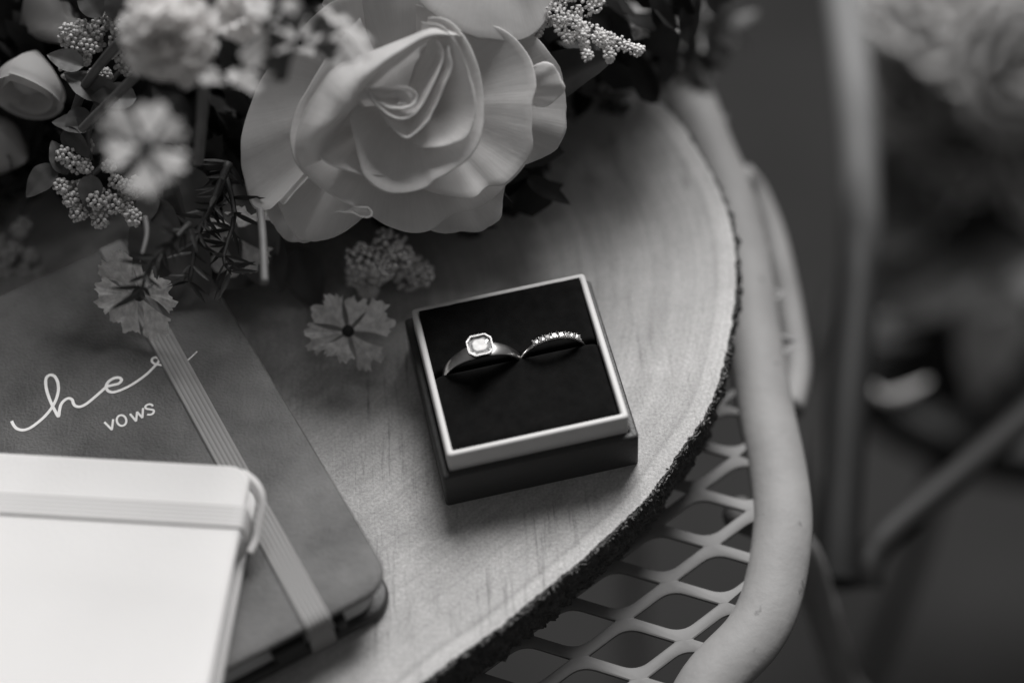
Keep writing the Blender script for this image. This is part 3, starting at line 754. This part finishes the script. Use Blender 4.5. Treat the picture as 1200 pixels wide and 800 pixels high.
# camera-facing frame for small flowers
def frame_at(px, py, t, tilt_x=0, tilt_y=0, spin=0):
    Fm = Matrix((RT, UP, -FW)).transposed().to_4x4()
    Fm = Matrix.Translation(at(px, py, t)) @ Fm @ Matrix.Rotation(math.radians(tilt_x), 4, 'X') @ Matrix.Rotation(math.radians(tilt_y), 4, 'Y') @ Matrix.Rotation(math.radians(spin), 4, 'Z')
    return Fm
def small_petal(R, width, teeth=5, cup=0.25, pleat=0.022, nu=22, nv=8, seed=0):
    """fan-shaped petal with a toothed outer edge, lying along +x"""
    rnd = random.Random(seed); vs = []
    ph = [rnd.uniform(-1, 1) for _ in range(40)]
    for j in range(nv + 1):
        v = j / nv
        for i in range(nu + 1):
            u = i / nu * 2 - 1
            r = R * (0.06 + 0.94 * v)
            r *= 1 - 0.10 * math.exp(-(u / .12) ** 2) * v ** 4
            r *= 1 - 0.10 * abs(u) ** 3
            if j == nv: r += R * (0.075 * ((i * teeth // nu) % 2) + 0.06 * ph[i % 40])
            a = u * math.radians(width) / 2 * (0.42 + 0.58 * v)
            z = cup * R * v ** 1.6 + pleat * R * math.cos(u * 7) * v - 0.10 * R * u * u * v + 0.02 * R * ph[(i * 3) % 40] * v
            vs.append(V3((r * math.cos(a), r * math.sin(a), z)))
    n = nu + 1
    fs = [(j * n + i, j * n + i + 1, (j + 1) * n + i + 1, (j + 1) * n + i) for j in range(nv) for i in range(nu)]
    return vs, fs
def small_flower(px, py, t, R, n=6, tx=0, ty=0, spin=0, width=66, material='small_petal', label=None, cup=0.22, eye=0.17, seed=0, name='small_flower', drop=()):
    Fm = frame_at(px, py, t, tx, ty, spin)
    ev, ef = ico((0, 0, 0), 1, 2); ev = [V3((v.x * R * eye, v.y * R * eye, v.z * R * eye * .5 + .03 * R)) for v in ev]
    fl_ = obj(name, xf(ev, Fm), ef, M['flower_eye'], bq, label=label)
    for k in range(n):
        if k in drop: continue
        v, f = small_petal(R * (1 + .12 * math.sin(k * 2.3 + seed)), width * (1 + .16 * math.sin(k * 3.1 + seed)), cup=cup + .13 * math.sin(k * 1.7 + seed), seed=seed * 10 + k)
        jr_ = random.Random(seed * 31 + k); Rz = Matrix.Rotation(2 * math.pi * k / n + jr_.uniform(-.13, .13), 4, 'Z') @ Matrix.Rotation(jr_.uniform(-.28, .28), 4, 'X') @ Matrix.Rotation(jr_.uniform(-.25, .2), 4, 'Y')
        obj('petal', xf(v, Fm @ Matrix.Translation((0, 0, .25 * (k % 2))) @ Rz), f, M[material], fl_)
    return fl_
small_flower(408, 388, 541, 11.0, n=6, tx=-12, spin=15, width=62, label='small dark-eyed flower lying lowest in the bouquet, nearest the ring box', seed=2)
small_flower(163, 345, 528, 11.5, n=6, tx=25, ty=-15, spin=5, width=66, label='torn-edged small flower hanging over the journal strap', seed=3)
small_flower(172, 172, 432, 10.2, n=6, tx=-6, spin=20, width=56, material='white_petal', label='small pale flower in front of the berry clusters', seed=4, cup=.12, eye=.2)
small_flower(280, 272, 540, 12, n=6, tx=40, spin=10, width=62, label='small flower in the shade under the rose', seed=5)
small_flower(352, 50, 452, 10, n=6, tx=40, ty=10, spin=40, width=50, material='leaf', label='blurred dark small flower in front of the rose', seed=6, drop=(4,))
small_flower(388, 32, 462, 11, n=5, tx=55, ty=-25, spin=0, width=70, material='white_petal', label='blurred pale small flower beside the rose fold', seed=8, drop=(2,))
small_flower(268, 100, 455, 8, n=5, tx=50, ty=15, spin=70, width=60, material='white_petal', label='blurred pale petals left of the rose', seed=9, drop=(2, 3))
small_flower(312, 28, 450, 9.5, n=5, tx=45, ty=15, spin=100, width=66, material='white_petal', label='blurred pale flower at the top edge', seed=10, drop=(1,))

# ruffled white flower, upper left
def ruffle(px, py, t, R, n, label, seed):
    rnd = random.Random(seed); c = at(px, py, t)
    cv, cf = ico(c - (-FW) * -0 + FW * R * .5, R * .35, 1)
    root = obj('ruffled_flower', cv, cf, M['white_petal'], bq, label=label)
    Fm = frame_at(px, py, t + R * .5)
    for k in range(n):
        th = rnd.uniform(0, 2 * math.pi); el = math.asin(rnd.uniform(0.0, 1.0))
        if k < 9: th = k / 9 * 2 * math.pi; el = rnd.uniform(0, .25)
        rr = R * rnd.uniform(.85, 1.06); vs = []
        nu, nv = 18, 8; ph = rnd.uniform(0, 6)
        for j in range(nv + 1):
            v = j / nv
            for i in range(nu + 1):
                u = i / nu * 2 - 1
                wav = math.sin(u * 9 + ph) * .10 * v ** 2 + math.sin(u * 17 + ph * 2) * .04 * v ** 3
                x = rr * (v * (1 - .12 * u * u)); y = rr * .62 * u * (.25 + .75 * v ** .6); z = rr * (wav + .18 * v * v)
                vs.append(V3((x, y, z)))
        nn = nu + 1; fs = [(j * nn + i, j * nn + i + 1, (j + 1) * nn + i + 1, (j + 1) * nn + i) for j in range(nv) for i in range(nu)]
        Mx = Fm @ Matrix.Rotation(th, 4, 'Z') @ Matrix.Rotation(-el, 4, 'Y') @ Matrix.Rotation(rnd.uniform(-.5, .5), 4, 'X')
        obj('petal', xf(vs, Mx), fs, M['white_petal'], root)
ruffle(202, 42, 462, 12.5, 34, 'ruffled white flower in the upper left, out of focus', 3)
ruffle(285, 18, 470, 7, 16, 'small ruffled pale flower right of the large ruffled one', 5)

# pale buds behind, far left
def rosebud(px, py, t, R, label, spin, tx):
    Fm = frame_at(px, py, t, tx, 0, spin)
    cv, cf = ico((0, 0, 0), R * .5, 2); root = obj('rosebud', xf([v * 1.0 for v in cv], Fm), cf, M['petal'], bq, label=label)
    for k in range(6):
        a0 = k * 2.2; vs = []; nu, nv = 16, 10; rad = R * (.55 + .09 * k)
        for j in range(nv + 1):
            v = j / nv
            for i in range(nu + 1):
                u = i / nu * 2 - 1; a = a0 + u * 1.15
                r = rad * (math.sin(min(1.0, v * 1.1) * math.pi * .62) * .95 + .1 + .12 * v ** 4); y = R * (-.8 + 1.7 * (v - .12 * v ** 4) * (1 - .10 * u * u))
                vs.append(V3((r * math.cos(a), y, r * math.sin(a))))
        nn = nu + 1; fs = [(j * nn + i, j * nn + i + 1, (j + 1) * nn + i + 1, (j + 1) * nn + i) for j in range(nv) for i in range(nu)]
        obj('petal', xf(vs, Fm), fs, M['petal'], root)
rosebud(34, 90, 542, 10.5, 'pale rosebud at the far left, behind the berries', 172, -25)
rosebud(8, 175, 556, 9, 'blurred pale rosebud low at the far left', 60, -20)
rosebud(60, 18, 552, 13, 'blurred rosebud in the top left corner', -60, 20)

# berries
def cluster(px, py, t, R, bead, n, seed, root, material='berry', squash=1.0):
    rnd = random.Random(seed); c = at(px, py, t); parts = []
    for k in range(n):
        zz = 1 - 2 * (k + .5) / n; ph = k * 2.39996; q = math.sqrt(1 - zz * zz)
        d = V3((q * math.cos(ph), q * math.sin(ph), zz)); d += V3([rnd.uniform(-.12, .12) for _ in range(3)])
        parts.append(ico(c + d * R * rnd.uniform(.85, 1.1), bead * rnd.uniform(.8, 1.15), 1))
    v, f = merge(parts); obj('berry_cluster', v, f, M[material], root)
def sprig(pts, r0, r1, material='stem', name='berry_sprig', label=None):
    path = catmull(pts, 30); v, f = tube(path, lambda u: r0 + (r1 - r0) * u, n=8)
    return obj(name, v, f, M[material], bq, label=label)
s1 = sprig([at(200, 10, 545), at(160, 60, 535), at(120, 110, 528), at(100, 150, 526)], .9, .6, label='sprig of grey berry clusters beside the ruffled flower')
for k, (x, y, R) in enumerate([(80, 38, 2.4), (96, 34, 2.6), (90, 48, 2.4), (110, 40, 2.4), (118, 28, 2.6), (128, 22, 2.6), (104, 55, 2.2), (86, 58, 2.2), (84, 70, 2.1), (99, 70, 1.6), (81, 85, 2.3), (112, 52, 2.0), (140, 32, 2.3), (138, 48, 2.4), (146, 28, 2.0), (140, 62, 2.0), (144, 75, 2.2), (150, 82, 1.8), (110, 88, 1.5), (124, 87, 1.5), (132, 18, 1.8), (76, 46, 1.6)]):
    cluster(x, y, 524 + (k * 7) % 6 - 2, R, .72, 26, 100 + k, s1)
s2 = sprig([at(150, 170, 540), at(125, 190, 532), at(100, 215, 527), at(90, 240, 526)], .9, .6, label='sprig of grey berry clusters hanging over the dark table')
for k, (x, y, R) in enumerate([(76, 182, 2.2), (86, 172, 2.6), (95, 185, 2.4), (88, 192, 2.4), (100, 170, 1.9), (72, 190, 1.6), (100, 196, 1.6),
                               (72, 218, 1.9), (82, 224, 2.4), (92, 222, 2.4), (84, 234, 2.0), (98, 232, 2.4), (106, 224, 2.2), (92, 250, 2.2), (112, 236, 2.2), (120, 246, 2.0), (124, 234, 2.6), (133, 240, 2.5), (142, 234, 2.3), (148, 243, 2.0), (117, 258, 2.2), (156, 255, 2.2), (108, 244, 1.7), (136, 213, 1.9), (146, 218, 1.7), (158, 225, 2.2), (160, 215, 1.6), (128, 195, 1.6)]):
    cluster(x, y, 522 + (k * 5) % 7 - 3, R, .72, 26, 200 + k, s2)
s3 = sprig([at(480, 250, 545), at(460, 290, 560), at(430, 330, 564), at(415, 360, 560)], .9, .6, label='blurred berry sprig between the rose and the ring box')
for k, (x, y, R) in enumerate([(425, 305, 4.6), (455, 290, 4.8), (480, 318, 5.0), (468, 303, 4.4), (420, 322, 3.4), (432, 340, 2.6), (445, 318, 3.2), (492, 322, 3.4)]):
    cluster(x, y, 551 + (k % 3) * 3, R, 0.85, 60, 300 + k, s3, 'pale_berry')
s4 = sprig([at(560, -40, 548), at(610, 0, 530), at(660, 25, 520), at(730, 50, 514)], 1.0, .5, label='sprig of tiny pale buds pointing right beside the rose')
def ribboncl(path, n, r, seed, root, t):
    P = catmull([V3((x, y, 0)) for x, y in path], n); rnd = random.Random(seed)
    for k, p in enumerate(P):
        cluster(p.x + rnd.uniform(-2, 2), p.y + rnd.uniform(-2, 2), t + rnd.uniform(-2, 2), r * rnd.uniform(.75, 1.2) * (1.1 - .35 * k / n), .50, 24, seed * 50 + k, root, 'pale_berry')
ribboncl([(648, 12), (680, 28), (705, 42), (730, 52), (750, 60)], 10, 2.0, 11, s4, 515)
ribboncl([(655, 25), (662, 38), (668, 46)], 3, 1.7, 12, s4, 516)
ribboncl([(682, 35), (684, 52), (690, 66)], 4, 1.7, 13, s4, 515)
ribboncl([(705, 45), (713, 58), (716, 70)], 3, 1.6, 14, s4, 514)
ribboncl([(672, 18), (692, 8), (700, 0), (694, -8)], 5, 2.1, 15, s4, 518)
ribboncl([(626, 42), (632, 34), (640, 26)], 3, 1.6, 16, s4, 522)
ribboncl([(650, 0), (670, -4), (690, -12)], 4, 2.0, 19, s4, 520)
s5 = sprig([at(620, -40, 590), at(680, 0, 570), at(720, 25, 560), at(750, 38, 556)], 1.0, .5, label='blurred bud sprig just behind the pale one')
ribboncl([(700, 18), (722, 28), (738, 34), (752, 38)], 5, 2.4, 17, s5, 556)
ribboncl([(700, -5), (715, 5), (722, -5)], 3, 2.2, 18, s5, 560)

# leaves
LEAFM = {}
def leaf_mesh(key, l, w, material, fold=.25, tip=1.0, curve=.2):
    vs = []; nu, nv = 8, 12
    for j in range(nv + 1):
        v = j / nv; hw = w / 2 * (math.sin(math.pi * v ** .75) ** .8 if 0 < v < 1 else 0.02)
        for i in range(nu + 1):
            u = i / nu * 2 - 1
            vs.append(V3((l * v, hw * u, abs(u) * hw * fold - curve * l * v * v + .02 * w * math.sin(v * 20) * abs(u))) * S)
    n = nu + 1; fs = [(j * n + i, j * n + i + 1, (j + 1) * n + i + 1, (j + 1) * n + i) for j in range(nv) for i in range(nu)]
    me = bpy.data.meshes.new('leaf'); me.from_pydata([tuple(v) for v in vs], [], fs); me.materials.append(M[material]); me.polygons.foreach_set('use_smooth', [True] * len(fs)); LEAFM[key] = me
leaf_mesh('round', 13, 8.5, 'leaf'); leaf_mesh('long', 20, 7, 'dark_leaf'); leaf_mesh('big', 32, 15, 'dark_leaf'); leaf_mesh('needle', 8, 1.3, 'dark_leaf', curve=.05); leaf_mesh('oval', 6, 3.6, 'leaf')
leaf_mesh('needle_light', 8, 1.3, 'leaf', curve=.05)
def put_leaf(key, pos, direction, roll, parent, scale=1.0, label=None):
    d = V3(direction).normalized(); up = -FW; Y = up.cross(d)
    if Y.length < .05: Y = RT.cross(d)
    Y.normalize(); Z = d.cross(Y)
    Mx = Matrix((d, Y, Z)).transposed().to_4x4() @ Matrix.Rotation(roll, 4, 'X') @ Matrix.Scale(scale, 4)
    Mx.translation = (V3(pos) - WO[parent.name]) * S
    o = link(bpy.data.objects.new('leaf', LEAFM[key])); o.parent = parent; o.matrix_local = Mx
    if label: o['label'] = label
    return o
def pdir(dx, dy, dz=0): return RT * dx - UP * dy + (-FW) * dz      # photo-plane direction plus towards viewer
ls = sprig([at(160, 88, 505), at(140, 108, 508), at(115, 132, 512), at(95, 152, 515)], 1.4, 1.1, name='leafy_stem', label='pale bare stem slanting behind the berries')
ls2 = sprig([at(168, 20, 500), at(135, 55, 508), at(100, 100, 520), at(85, 140, 525)], 1.7, 1.2, name='leafy_stem')
for x, y, dx, dy, dz, roll, sc in [(124, 116, -1, -.75, .1, .5, 1.05), (140, 118, -1, -.55, .2, -.4, 1.0), (160, 115, -.9, -.05, .3, .3, .95), (90, 125, .2, .9, .2, 0, .9),
                                   (98, 78, -.8, -.3, .2, .3, .8), (110, 150, -.8, -.2, .1, .6, .9), (85, 140, .3, .8, .2, .2, .9), (78, 205, -.3, -.9, .1, .5, .8), (66, 195, -.5, .5, .2, .2, .9), (106, 205, .05, .9, .3, -.3, .8), (75, 150, .6, .8, .1, .5, .9), (170, 130, .8, .2, .1, .3, .8), (135, 25, .1, -.9, .1, 0, .8), (180, 225, -.3, .8, .2, .2, .8), (200, 210, .2, .9, .1, .7, .9), (120, 20, -.6, -.8, 0, 0, .9), (178, 235, .6, .7, .2, .3, .9)]:
    put_leaf('round', at(x, y, 520), pdir(dx, dy, dz), roll, ls, sc)
v, f = tube(catmull([at(305, 246, 512), at(308, 280, 505), at(310, 332, 498)], 16), 1.1, n=10); obj('bare_stem', v, f, M['stem'], bq, label='pale cut stem pointing down below the rose')
v, f = tube(catmull([at(240, 90, 480), at(236, 140, 488), at(232, 190, 500)], 16), 1.5, n=10); obj('bare_stem', v, f, M['stem'], bq, label='blurred stem below the ruffled flower')
v, f = tube(catmull([at(170, 255, 512), at(172, 275, 508), at(166, 300, 505)], 16), lambda u: 0.9 - .3 * u, n=10); obj('bare_stem', v, f, M['stem'], bq)
def rosemary(pts, n, name_label, t_jit=3, key='needle', seed=0, L=1.0, r=.9):
    rnd = random.Random(seed); path = catmull([at(*p) for p in pts], n)
    v, f = tube(path, lambda u: r * (1 - .5 * u), n=7); root = obj('needle_sprig', v, f, M['dark_stem'], bq, label=name_label)
    for i, p in enumerate(path):
        T = (path[min(i + 1, n)] - path[max(i - 1, 0)]).normalized()
        for s in range(3):
            q = V3([rnd.uniform(-1, 1) for _ in range(3)]); q = (q - T * q.dot(T)).normalized()
            put_leaf(key if s else 'needle_light' if rnd.random() < .35 else key, p, T * rnd.uniform(.2, .8) + q, rnd.uniform(-1, 1), root, L * rnd.uniform(.8, 1.3))
rosemary([(268, 190, 520), (250, 235, 518), (232, 275, 516), (222, 330, 514)], 14, 'dark needle sprig between the berries and the rose', seed=1, L=.9, r=1.3)
rosemary([(262, 200, 525), (275, 250, 522), (262, 300, 518), (270, 318, 518)], 9, 'short dark needle sprig under the rose edge', seed=2)
rosemary([(222, 262, 505), (200, 285, 500), (175, 310, 500), (165, 345, 500)], 9, 'dark fuzzy sprig in front of the torn-edged flower', seed=3, L=.9)
rosemary([(640, 120, 600), (680, 140, 600), (700, 165, 598), (720, 130, 596)], 8, 'blurred dark sprig right of the rose', seed=4, key='oval', L=1.2)
rosemary([(640, 210, 610), (660, 190, 606), (690, 170, 602), (680, 205, 602)], 6, 'blurred dark sprig low at the right of the rose', seed=5, key='oval', L=1.2)
rosemary([(700, -10, 680), (760, 10, 680), (810, 22, 676), (860, 35, 670)], 10, 'far blurred dark sprig pointing right', seed=6, key='oval', L=1.6, r=1.6)
rosemary([(690, 30, 660), (740, 50, 660), (790, 45, 660), (840, 40, 655)], 8, 'lower far blurred dark sprig', seed=7, key='oval', L=1.6, r=1.6)
rosemary([(720, 40, 640), (760, 62, 640), (800, 70, 636), (830, 60, 632)], 9, 'blurred sprig drooping over the far table rim', seed=8, key='oval', L=1.7, r=1.6)
rosemary([(690, 70, 620), (730, 80, 620), (760, 100, 616)], 7, 'blurred sprig above the slab far edge', seed=9, key='oval', L=1.6, r=1.4)
# blurred sprig at the far left
fs5 = sprig([at(60, 200, 575), at(30, 240, 572), at(15, 280, 570), at(8, 330, 570)], 1.2, .8, name='blurred_sprig', label='blurred twig with buds at the left edge')
for x, y in [(22, 270), (10, 300), (30, 318), (48, 322), (5, 318), (18, 290), (28, 262), (0, 285), (36, 300)]:
    cluster(x, y, 570, 2.0, 1.0, 16, x * 7 + y, fs5)

# dark foliage filling the heart of the bouquet
hv, hf = tube(catmull([atz(640, -120, 60), atz(470, -20, 40), at(420, 90, 575), at(380, 170, 575)], 20), 4, n=10)
heart = obj('stem_bundle', hv, hf, M['dark_stem'], bq, label='dark stems and foliage in the heart of the bouquet')
def project(p):
    d = p - CPOS; t = d.dot(FW); return 600 + F * d.dot(RT) / t, 400 - F * d.dot(UP) / t, t
BND = [(-400, 420), (0, 325), (60, 300), (130, 278), (170, 262), (205, 325), (285, 335), (320, 315), (400, 310), (520, 305), (600, 268), (650, 240), (700, 225), (735, 195), (765, 150), (790, 95), (820, 58), (855, 25), (900, -30), (930, -60), (1100, -160)]
def bound(x):
    for (x0, y0), (x1, y1) in zip(BND[:-1], BND[1:]):
        if x0 <= x <= x1: return y0 + (y1 - y0) * (x - x0) / (x1 - x0)
    return -400
rnd = random.Random(21)
def mass_point():  # extra leaves added low, left and above the view to deepen the shade
    while True:
        q = V3([rnd.uniform(-1, 1) for _ in range(3)])
        if q.length > 1: continue
        p = V3((-70, 165, 75)) + V3((q.x * 165, q.y * 100, q.z * 100))
        w_ = rnd.random()
        if w_ < .28: p = V3((rnd.uniform(-90, 15), rnd.uniform(60, 120), rnd.uniform(5, 42)))
        elif w_ < .42: p = V3((rnd.uniform(-5, 82), rnd.uniform(85, 195), rnd.uniform(4, 70)))
        elif w_ < .72: p = V3((rnd.uniform(-190, -115), rnd.uniform(80, 170), rnd.uniform(5, 60)))
        x, y, t = project(p)
        if p.z < 5 or y > bound(x) - 14: continue
        if y > -25 and t < 545: continue
        if x < 135 and -25 < y and t < 555: continue
        return p, x, y
for k in range(280):
    p, x, y = mass_point()
    d = pdir(rnd.uniform(-1, 1), rnd.uniform(-1, .3), rnd.uniform(-.3, .3))
    if x > 620: d = pdir(rnd.uniform(-1, .1), rnd.uniform(-1, 0), rnd.uniform(-.3, .3))
    put_leaf(rnd.choice(['long', 'big', 'big', 'long']), p, d, rnd.uniform(-.8, .8), heart, rnd.uniform(.7, 1.1))
parts = []
for k in range(3600):
    p, x, y = mass_point()
    d = pdir(rnd.uniform(-1, 1), rnd.uniform(-1, .4), rnd.uniform(-.6, .6)).normalized()
    if x > 600: d = pdir(rnd.uniform(-1, .2), rnd.uniform(-1, 0), rnd.uniform(-.5, .5)).normalized()
    l = rnd.uniform(9, 22); w = l * rnd.uniform(.2, .35); n_ = V3([rnd.uniform(-1, 1) for _ in range(3)]).cross(d).normalized(); b_ = d.cross(n_)
    parts.append(([p, p + d * l * .35 + n_ * w + b_ * w * .3, p + d * l * .7 + n_ * w * .8 + b_ * w * .2, p + d * l, p + d * l * .7 - n_ * w * .8 + b_ * w * .2, p + d * l * .35 - n_ * w + b_ * w * .3, p + d * l * .4, p + d * l * .7], [(0, 1, 6), (1, 2, 7, 6), (2, 3, 7), (3, 4, 7), (4, 5, 6, 7), (5, 0, 6)]))
v, f = merge(parts); obj('foliage', v, f, M['dark_leaf'], heart, kind='stuff')
# mid-grey soft leaves below the rose
for x, y, dx, dy, sc, t in [(300, 262, .3, 1, 1.1, 548), (320, 300, -1, .2, 1.3, 555), (250, 225, -.8, .5, 1.2, 540), (350, 290, .2, .8, 1.0, 556), (230, 260, -.6, .8, 1.0, 540), (450, 345, -.3, -.5, .8, 566), (215, 195, .3, 1, 1.1, 534), (235, 215, -.5, .9, 1.2, 536), (275, 215, .5, .9, 1.2, 538), (205, 265, .4, .9, 1.1, 536), (190, 250, -.4, .9, 1.0, 534), (290, 240, .1, .9, 1.2, 542)]:
    put_leaf('round', at(x, y, t), pdir(dx, dy, .1), .2, heart, sc * 1.5)
# ------------------------------------------------------------------ chair beside the table
ch = thing('metal_chair', 'dark metal chair with slim rails beside the table, out of focus', 'chair', (330, 260, -700))
def ctube(name, pts, r, flat=1.0, n=50, label=None, taper=None, material='chair'):
    v, f = tube(catmull(pts, n), r if not taper else taper, n=16, flat=flat); return obj(name, v, f, M[material], ch, label=label)
ctube('arm_rail', [at(975, -90, 840), at(988, 0, 815), at(1000, 90, 780), at(1007, 190, 745), at(1009, 280, 715), at(1003, 370, 690), at(993, 470, 670), at(986, 570, 655), at(981, 640, 645), at(978, 684, 640)], 7.8, material='rail_tone')
ctube('arm_edge', [at(985, 380, 690), at(973, 470, 672), at(965, 560, 656), at(962, 640, 648)], 2.6)
ctube('cross_brace', [at(1016, 686, 652), at(1016, 668, 652), at(1022, 650, 654), at(1045, 622, 658), at(1110, 568, 672), at(1200, 492, 700), at(1330, 380, 745), at(1480, 250, 800)], 5.6, material='brace')
# seat: round dark plate
ZS = -372
sc_ = atz(1300, 370, ZS)
seat = []
ang = [2 * math.pi * k / 64 for k in range(64)]
v, f = prism([(sc_.x + 150 * math.cos(a), sc_.y + 92 * math.sin(a)) for a in ang], ZS - 30, ZS, 5)
obj('seat', v, f, M['seat'], ch)
for k, (dx, dy) in enumerate(((-95, -60), (95, -60), (95, 70), (-95, 70))):
    ctube('leg', [V3((sc_.x + dx, sc_.y + dy, ZS - 28)), V3((sc_.x + dx * 1.05, sc_.y + dy * 1.1, -520)), V3((sc_.x + dx * 1.2, sc_.y + dy * 1.25, -700))], 6, n=12)

# ------------------------------------------------------------------ second bouquet on the chair seat
b2 = thing('chair_bouquet', 'blurred second bouquet of pale roses and leaves lying on the dark chair', 'bouquet', (sc_.x, sc_.y, ZS))
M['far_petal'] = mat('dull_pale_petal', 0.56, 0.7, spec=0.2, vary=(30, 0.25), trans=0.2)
M['broad_petal'] = mat('grey_petal', 0.34, 0.8, spec=0.1, vary=(25, 0.35), trans=0.2)  # darker mottled grey than the other chair petals
def far_rose(px, py, t, R, seed, label=None, material='far_petal'):
    rnd = random.Random(seed); Fm = frame_at(px, py, t, rnd.uniform(-25, 15), rnd.uniform(-20, 20), rnd.uniform(0, 360))
    cv, cf = ico((0, 0, -R * .3), R * .3, 1); root = obj('rose', xf(cv, Fm), cf, M['pearl'], b2, label=label)
    for ring, (rr, n, h0, h1, w) in enumerate([(1.0, 6, -.5, .02, 1.5), (.78, 5, -.45, .18, 1.7), (.56, 5, -.4, .3, 1.7), (.30, 3, -.35, .33, 2.2)]):
        for k in range(n):
            a0 = 2 * math.pi * k / n + ring * .7; vs = []; nu, nv = 14, 9
            for j in range(nv + 2):
                v = min(1, j / nv); e = 1 if j > nv else 0
                for i in range(nu + 1):
                    u = i / nu * 2 - 1; a = a0 + u * w / 2
                    nz = mnoise.noise(V3((u * 2 + k * 3, ring * 5 + seed * 9, v))); r = R * rr * (v ** .7) * (1 - .1 * u ** 2 + .30 * nz) + e * R * .05; z = R * (h0 + (h1 - h0) * v ** 1.6 + .16 * mnoise.noise(V3((u * 3 + k, seed, ring * 2)))) - e * R * .05
                    vs.append(V3((r * math.cos(a), r * math.sin(a), z)))
            nn = nu + 1; fs = [(j * nn + i, j * nn + i + 1, (j + 1) * nn + i + 1, (j + 1) * nn + i) for j in range(nv + 1) for i in range(nu)]
            obj('petal', xf(vs, Fm), fs, M[material], root)
far_rose(1095, -5, 900, 36, 1, 'blurred pale rose at the top edge', 'far_petal')
far_rose(1195, 70, 890, 38, 2, 'blurred pale rose at the right edge', 'far_petal')
far_rose(1060, 110, 935, 24, 3, None)
far_rose(1130, 160, 950, 34, 4, 'blurred darker rose behind the chair rail')
far_rose(1235, 185, 930, 34, 5, None)
far_rose(1150, -90, 900, 40, 6, None, 'far_petal')
far_rose(1125, 75, 925, 30, 8, None)
far_rose(1180, 215, 955, 28, 9, None)
far_rose(1050, 30, 930, 22, 10, None)
far_rose(1260, -20, 900, 40, 7, None, 'far_petal')
s6 = [at(1250, 60, 960), at(1180, 200, 975), at(1120, 330, 980)]
v, f = tube(catmull(s6, 12), 6, n=10); st2 = obj('stem_bundle', v, f, M['dark_stem'], b2)
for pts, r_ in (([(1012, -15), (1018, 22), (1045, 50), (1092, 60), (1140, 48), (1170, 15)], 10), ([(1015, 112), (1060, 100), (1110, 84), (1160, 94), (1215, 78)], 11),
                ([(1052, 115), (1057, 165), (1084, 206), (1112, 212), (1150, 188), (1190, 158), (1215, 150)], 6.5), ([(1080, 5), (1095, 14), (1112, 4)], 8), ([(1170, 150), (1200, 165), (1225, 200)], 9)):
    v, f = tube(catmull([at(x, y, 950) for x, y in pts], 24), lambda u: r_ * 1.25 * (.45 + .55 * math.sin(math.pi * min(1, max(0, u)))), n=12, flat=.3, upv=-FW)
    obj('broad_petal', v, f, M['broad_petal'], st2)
leaf_mesh('far_leaf', 62, 34, 'leaf'); leaf_mesh('far_dark', 62, 34, 'dark_leaf')
for x, y, dx, dy, sc, key, t in [(1180, 330, -.3, 1, 1.0, 'far_leaf', 930), (1150, 300, -1, .7, .9, 'far_leaf', 940), (1060, 260, .1, 1, .8, 'far_dark', 950), (1075, 270, -.5, 1, .8, 'far_leaf', 950), (1060, 340, .6, .5, .8, 'far_dark', 950), (1120, 240, .8, .6, 1.1, 'far_dark', 950),
                                 (1200, 250, -.8, .6, 1.2, 'far_dark', 950), (1110, 215, -.6, .5, 1, 'far_leaf', 948), (1230, 290, -.9, .5, 1.1, 'far_leaf', 935), (1100, 330, -.8, .2, .9, 'far_leaf', 955), (1165, 220, .2, 1, 1.1, 'far_dark', 950), (1260, 220, -.2, 1, 1.2, 'far_dark', 950), (1040, 200, .3, 1, .9, 'far_dark', 960), (1150, 390, .9, -.3, .9, 'far_leaf', 940),
                                 (1090, 380, -.9, -.1, .8, 'far_dark', 950), (1045, 170, -.2, .8, .8, 'far_leaf', 955)]:
    put_leaf(key, at(x, y, t), pdir(dx, dy, .1), .3, st2, sc)
v, f = tube(catmull([at(1024, 452, 800), at(1032, 463, 798), at(1048, 464, 798), at(1070, 456, 800), at(1088, 446, 804)], 20), lambda u: 2.3 * math.sin(math.pi * min(.97, max(.06, u))) ** .5, n=10)
obj('fallen_petal', v, f, M['petal'], b2, label='pale curled petal edge on the dark seat')
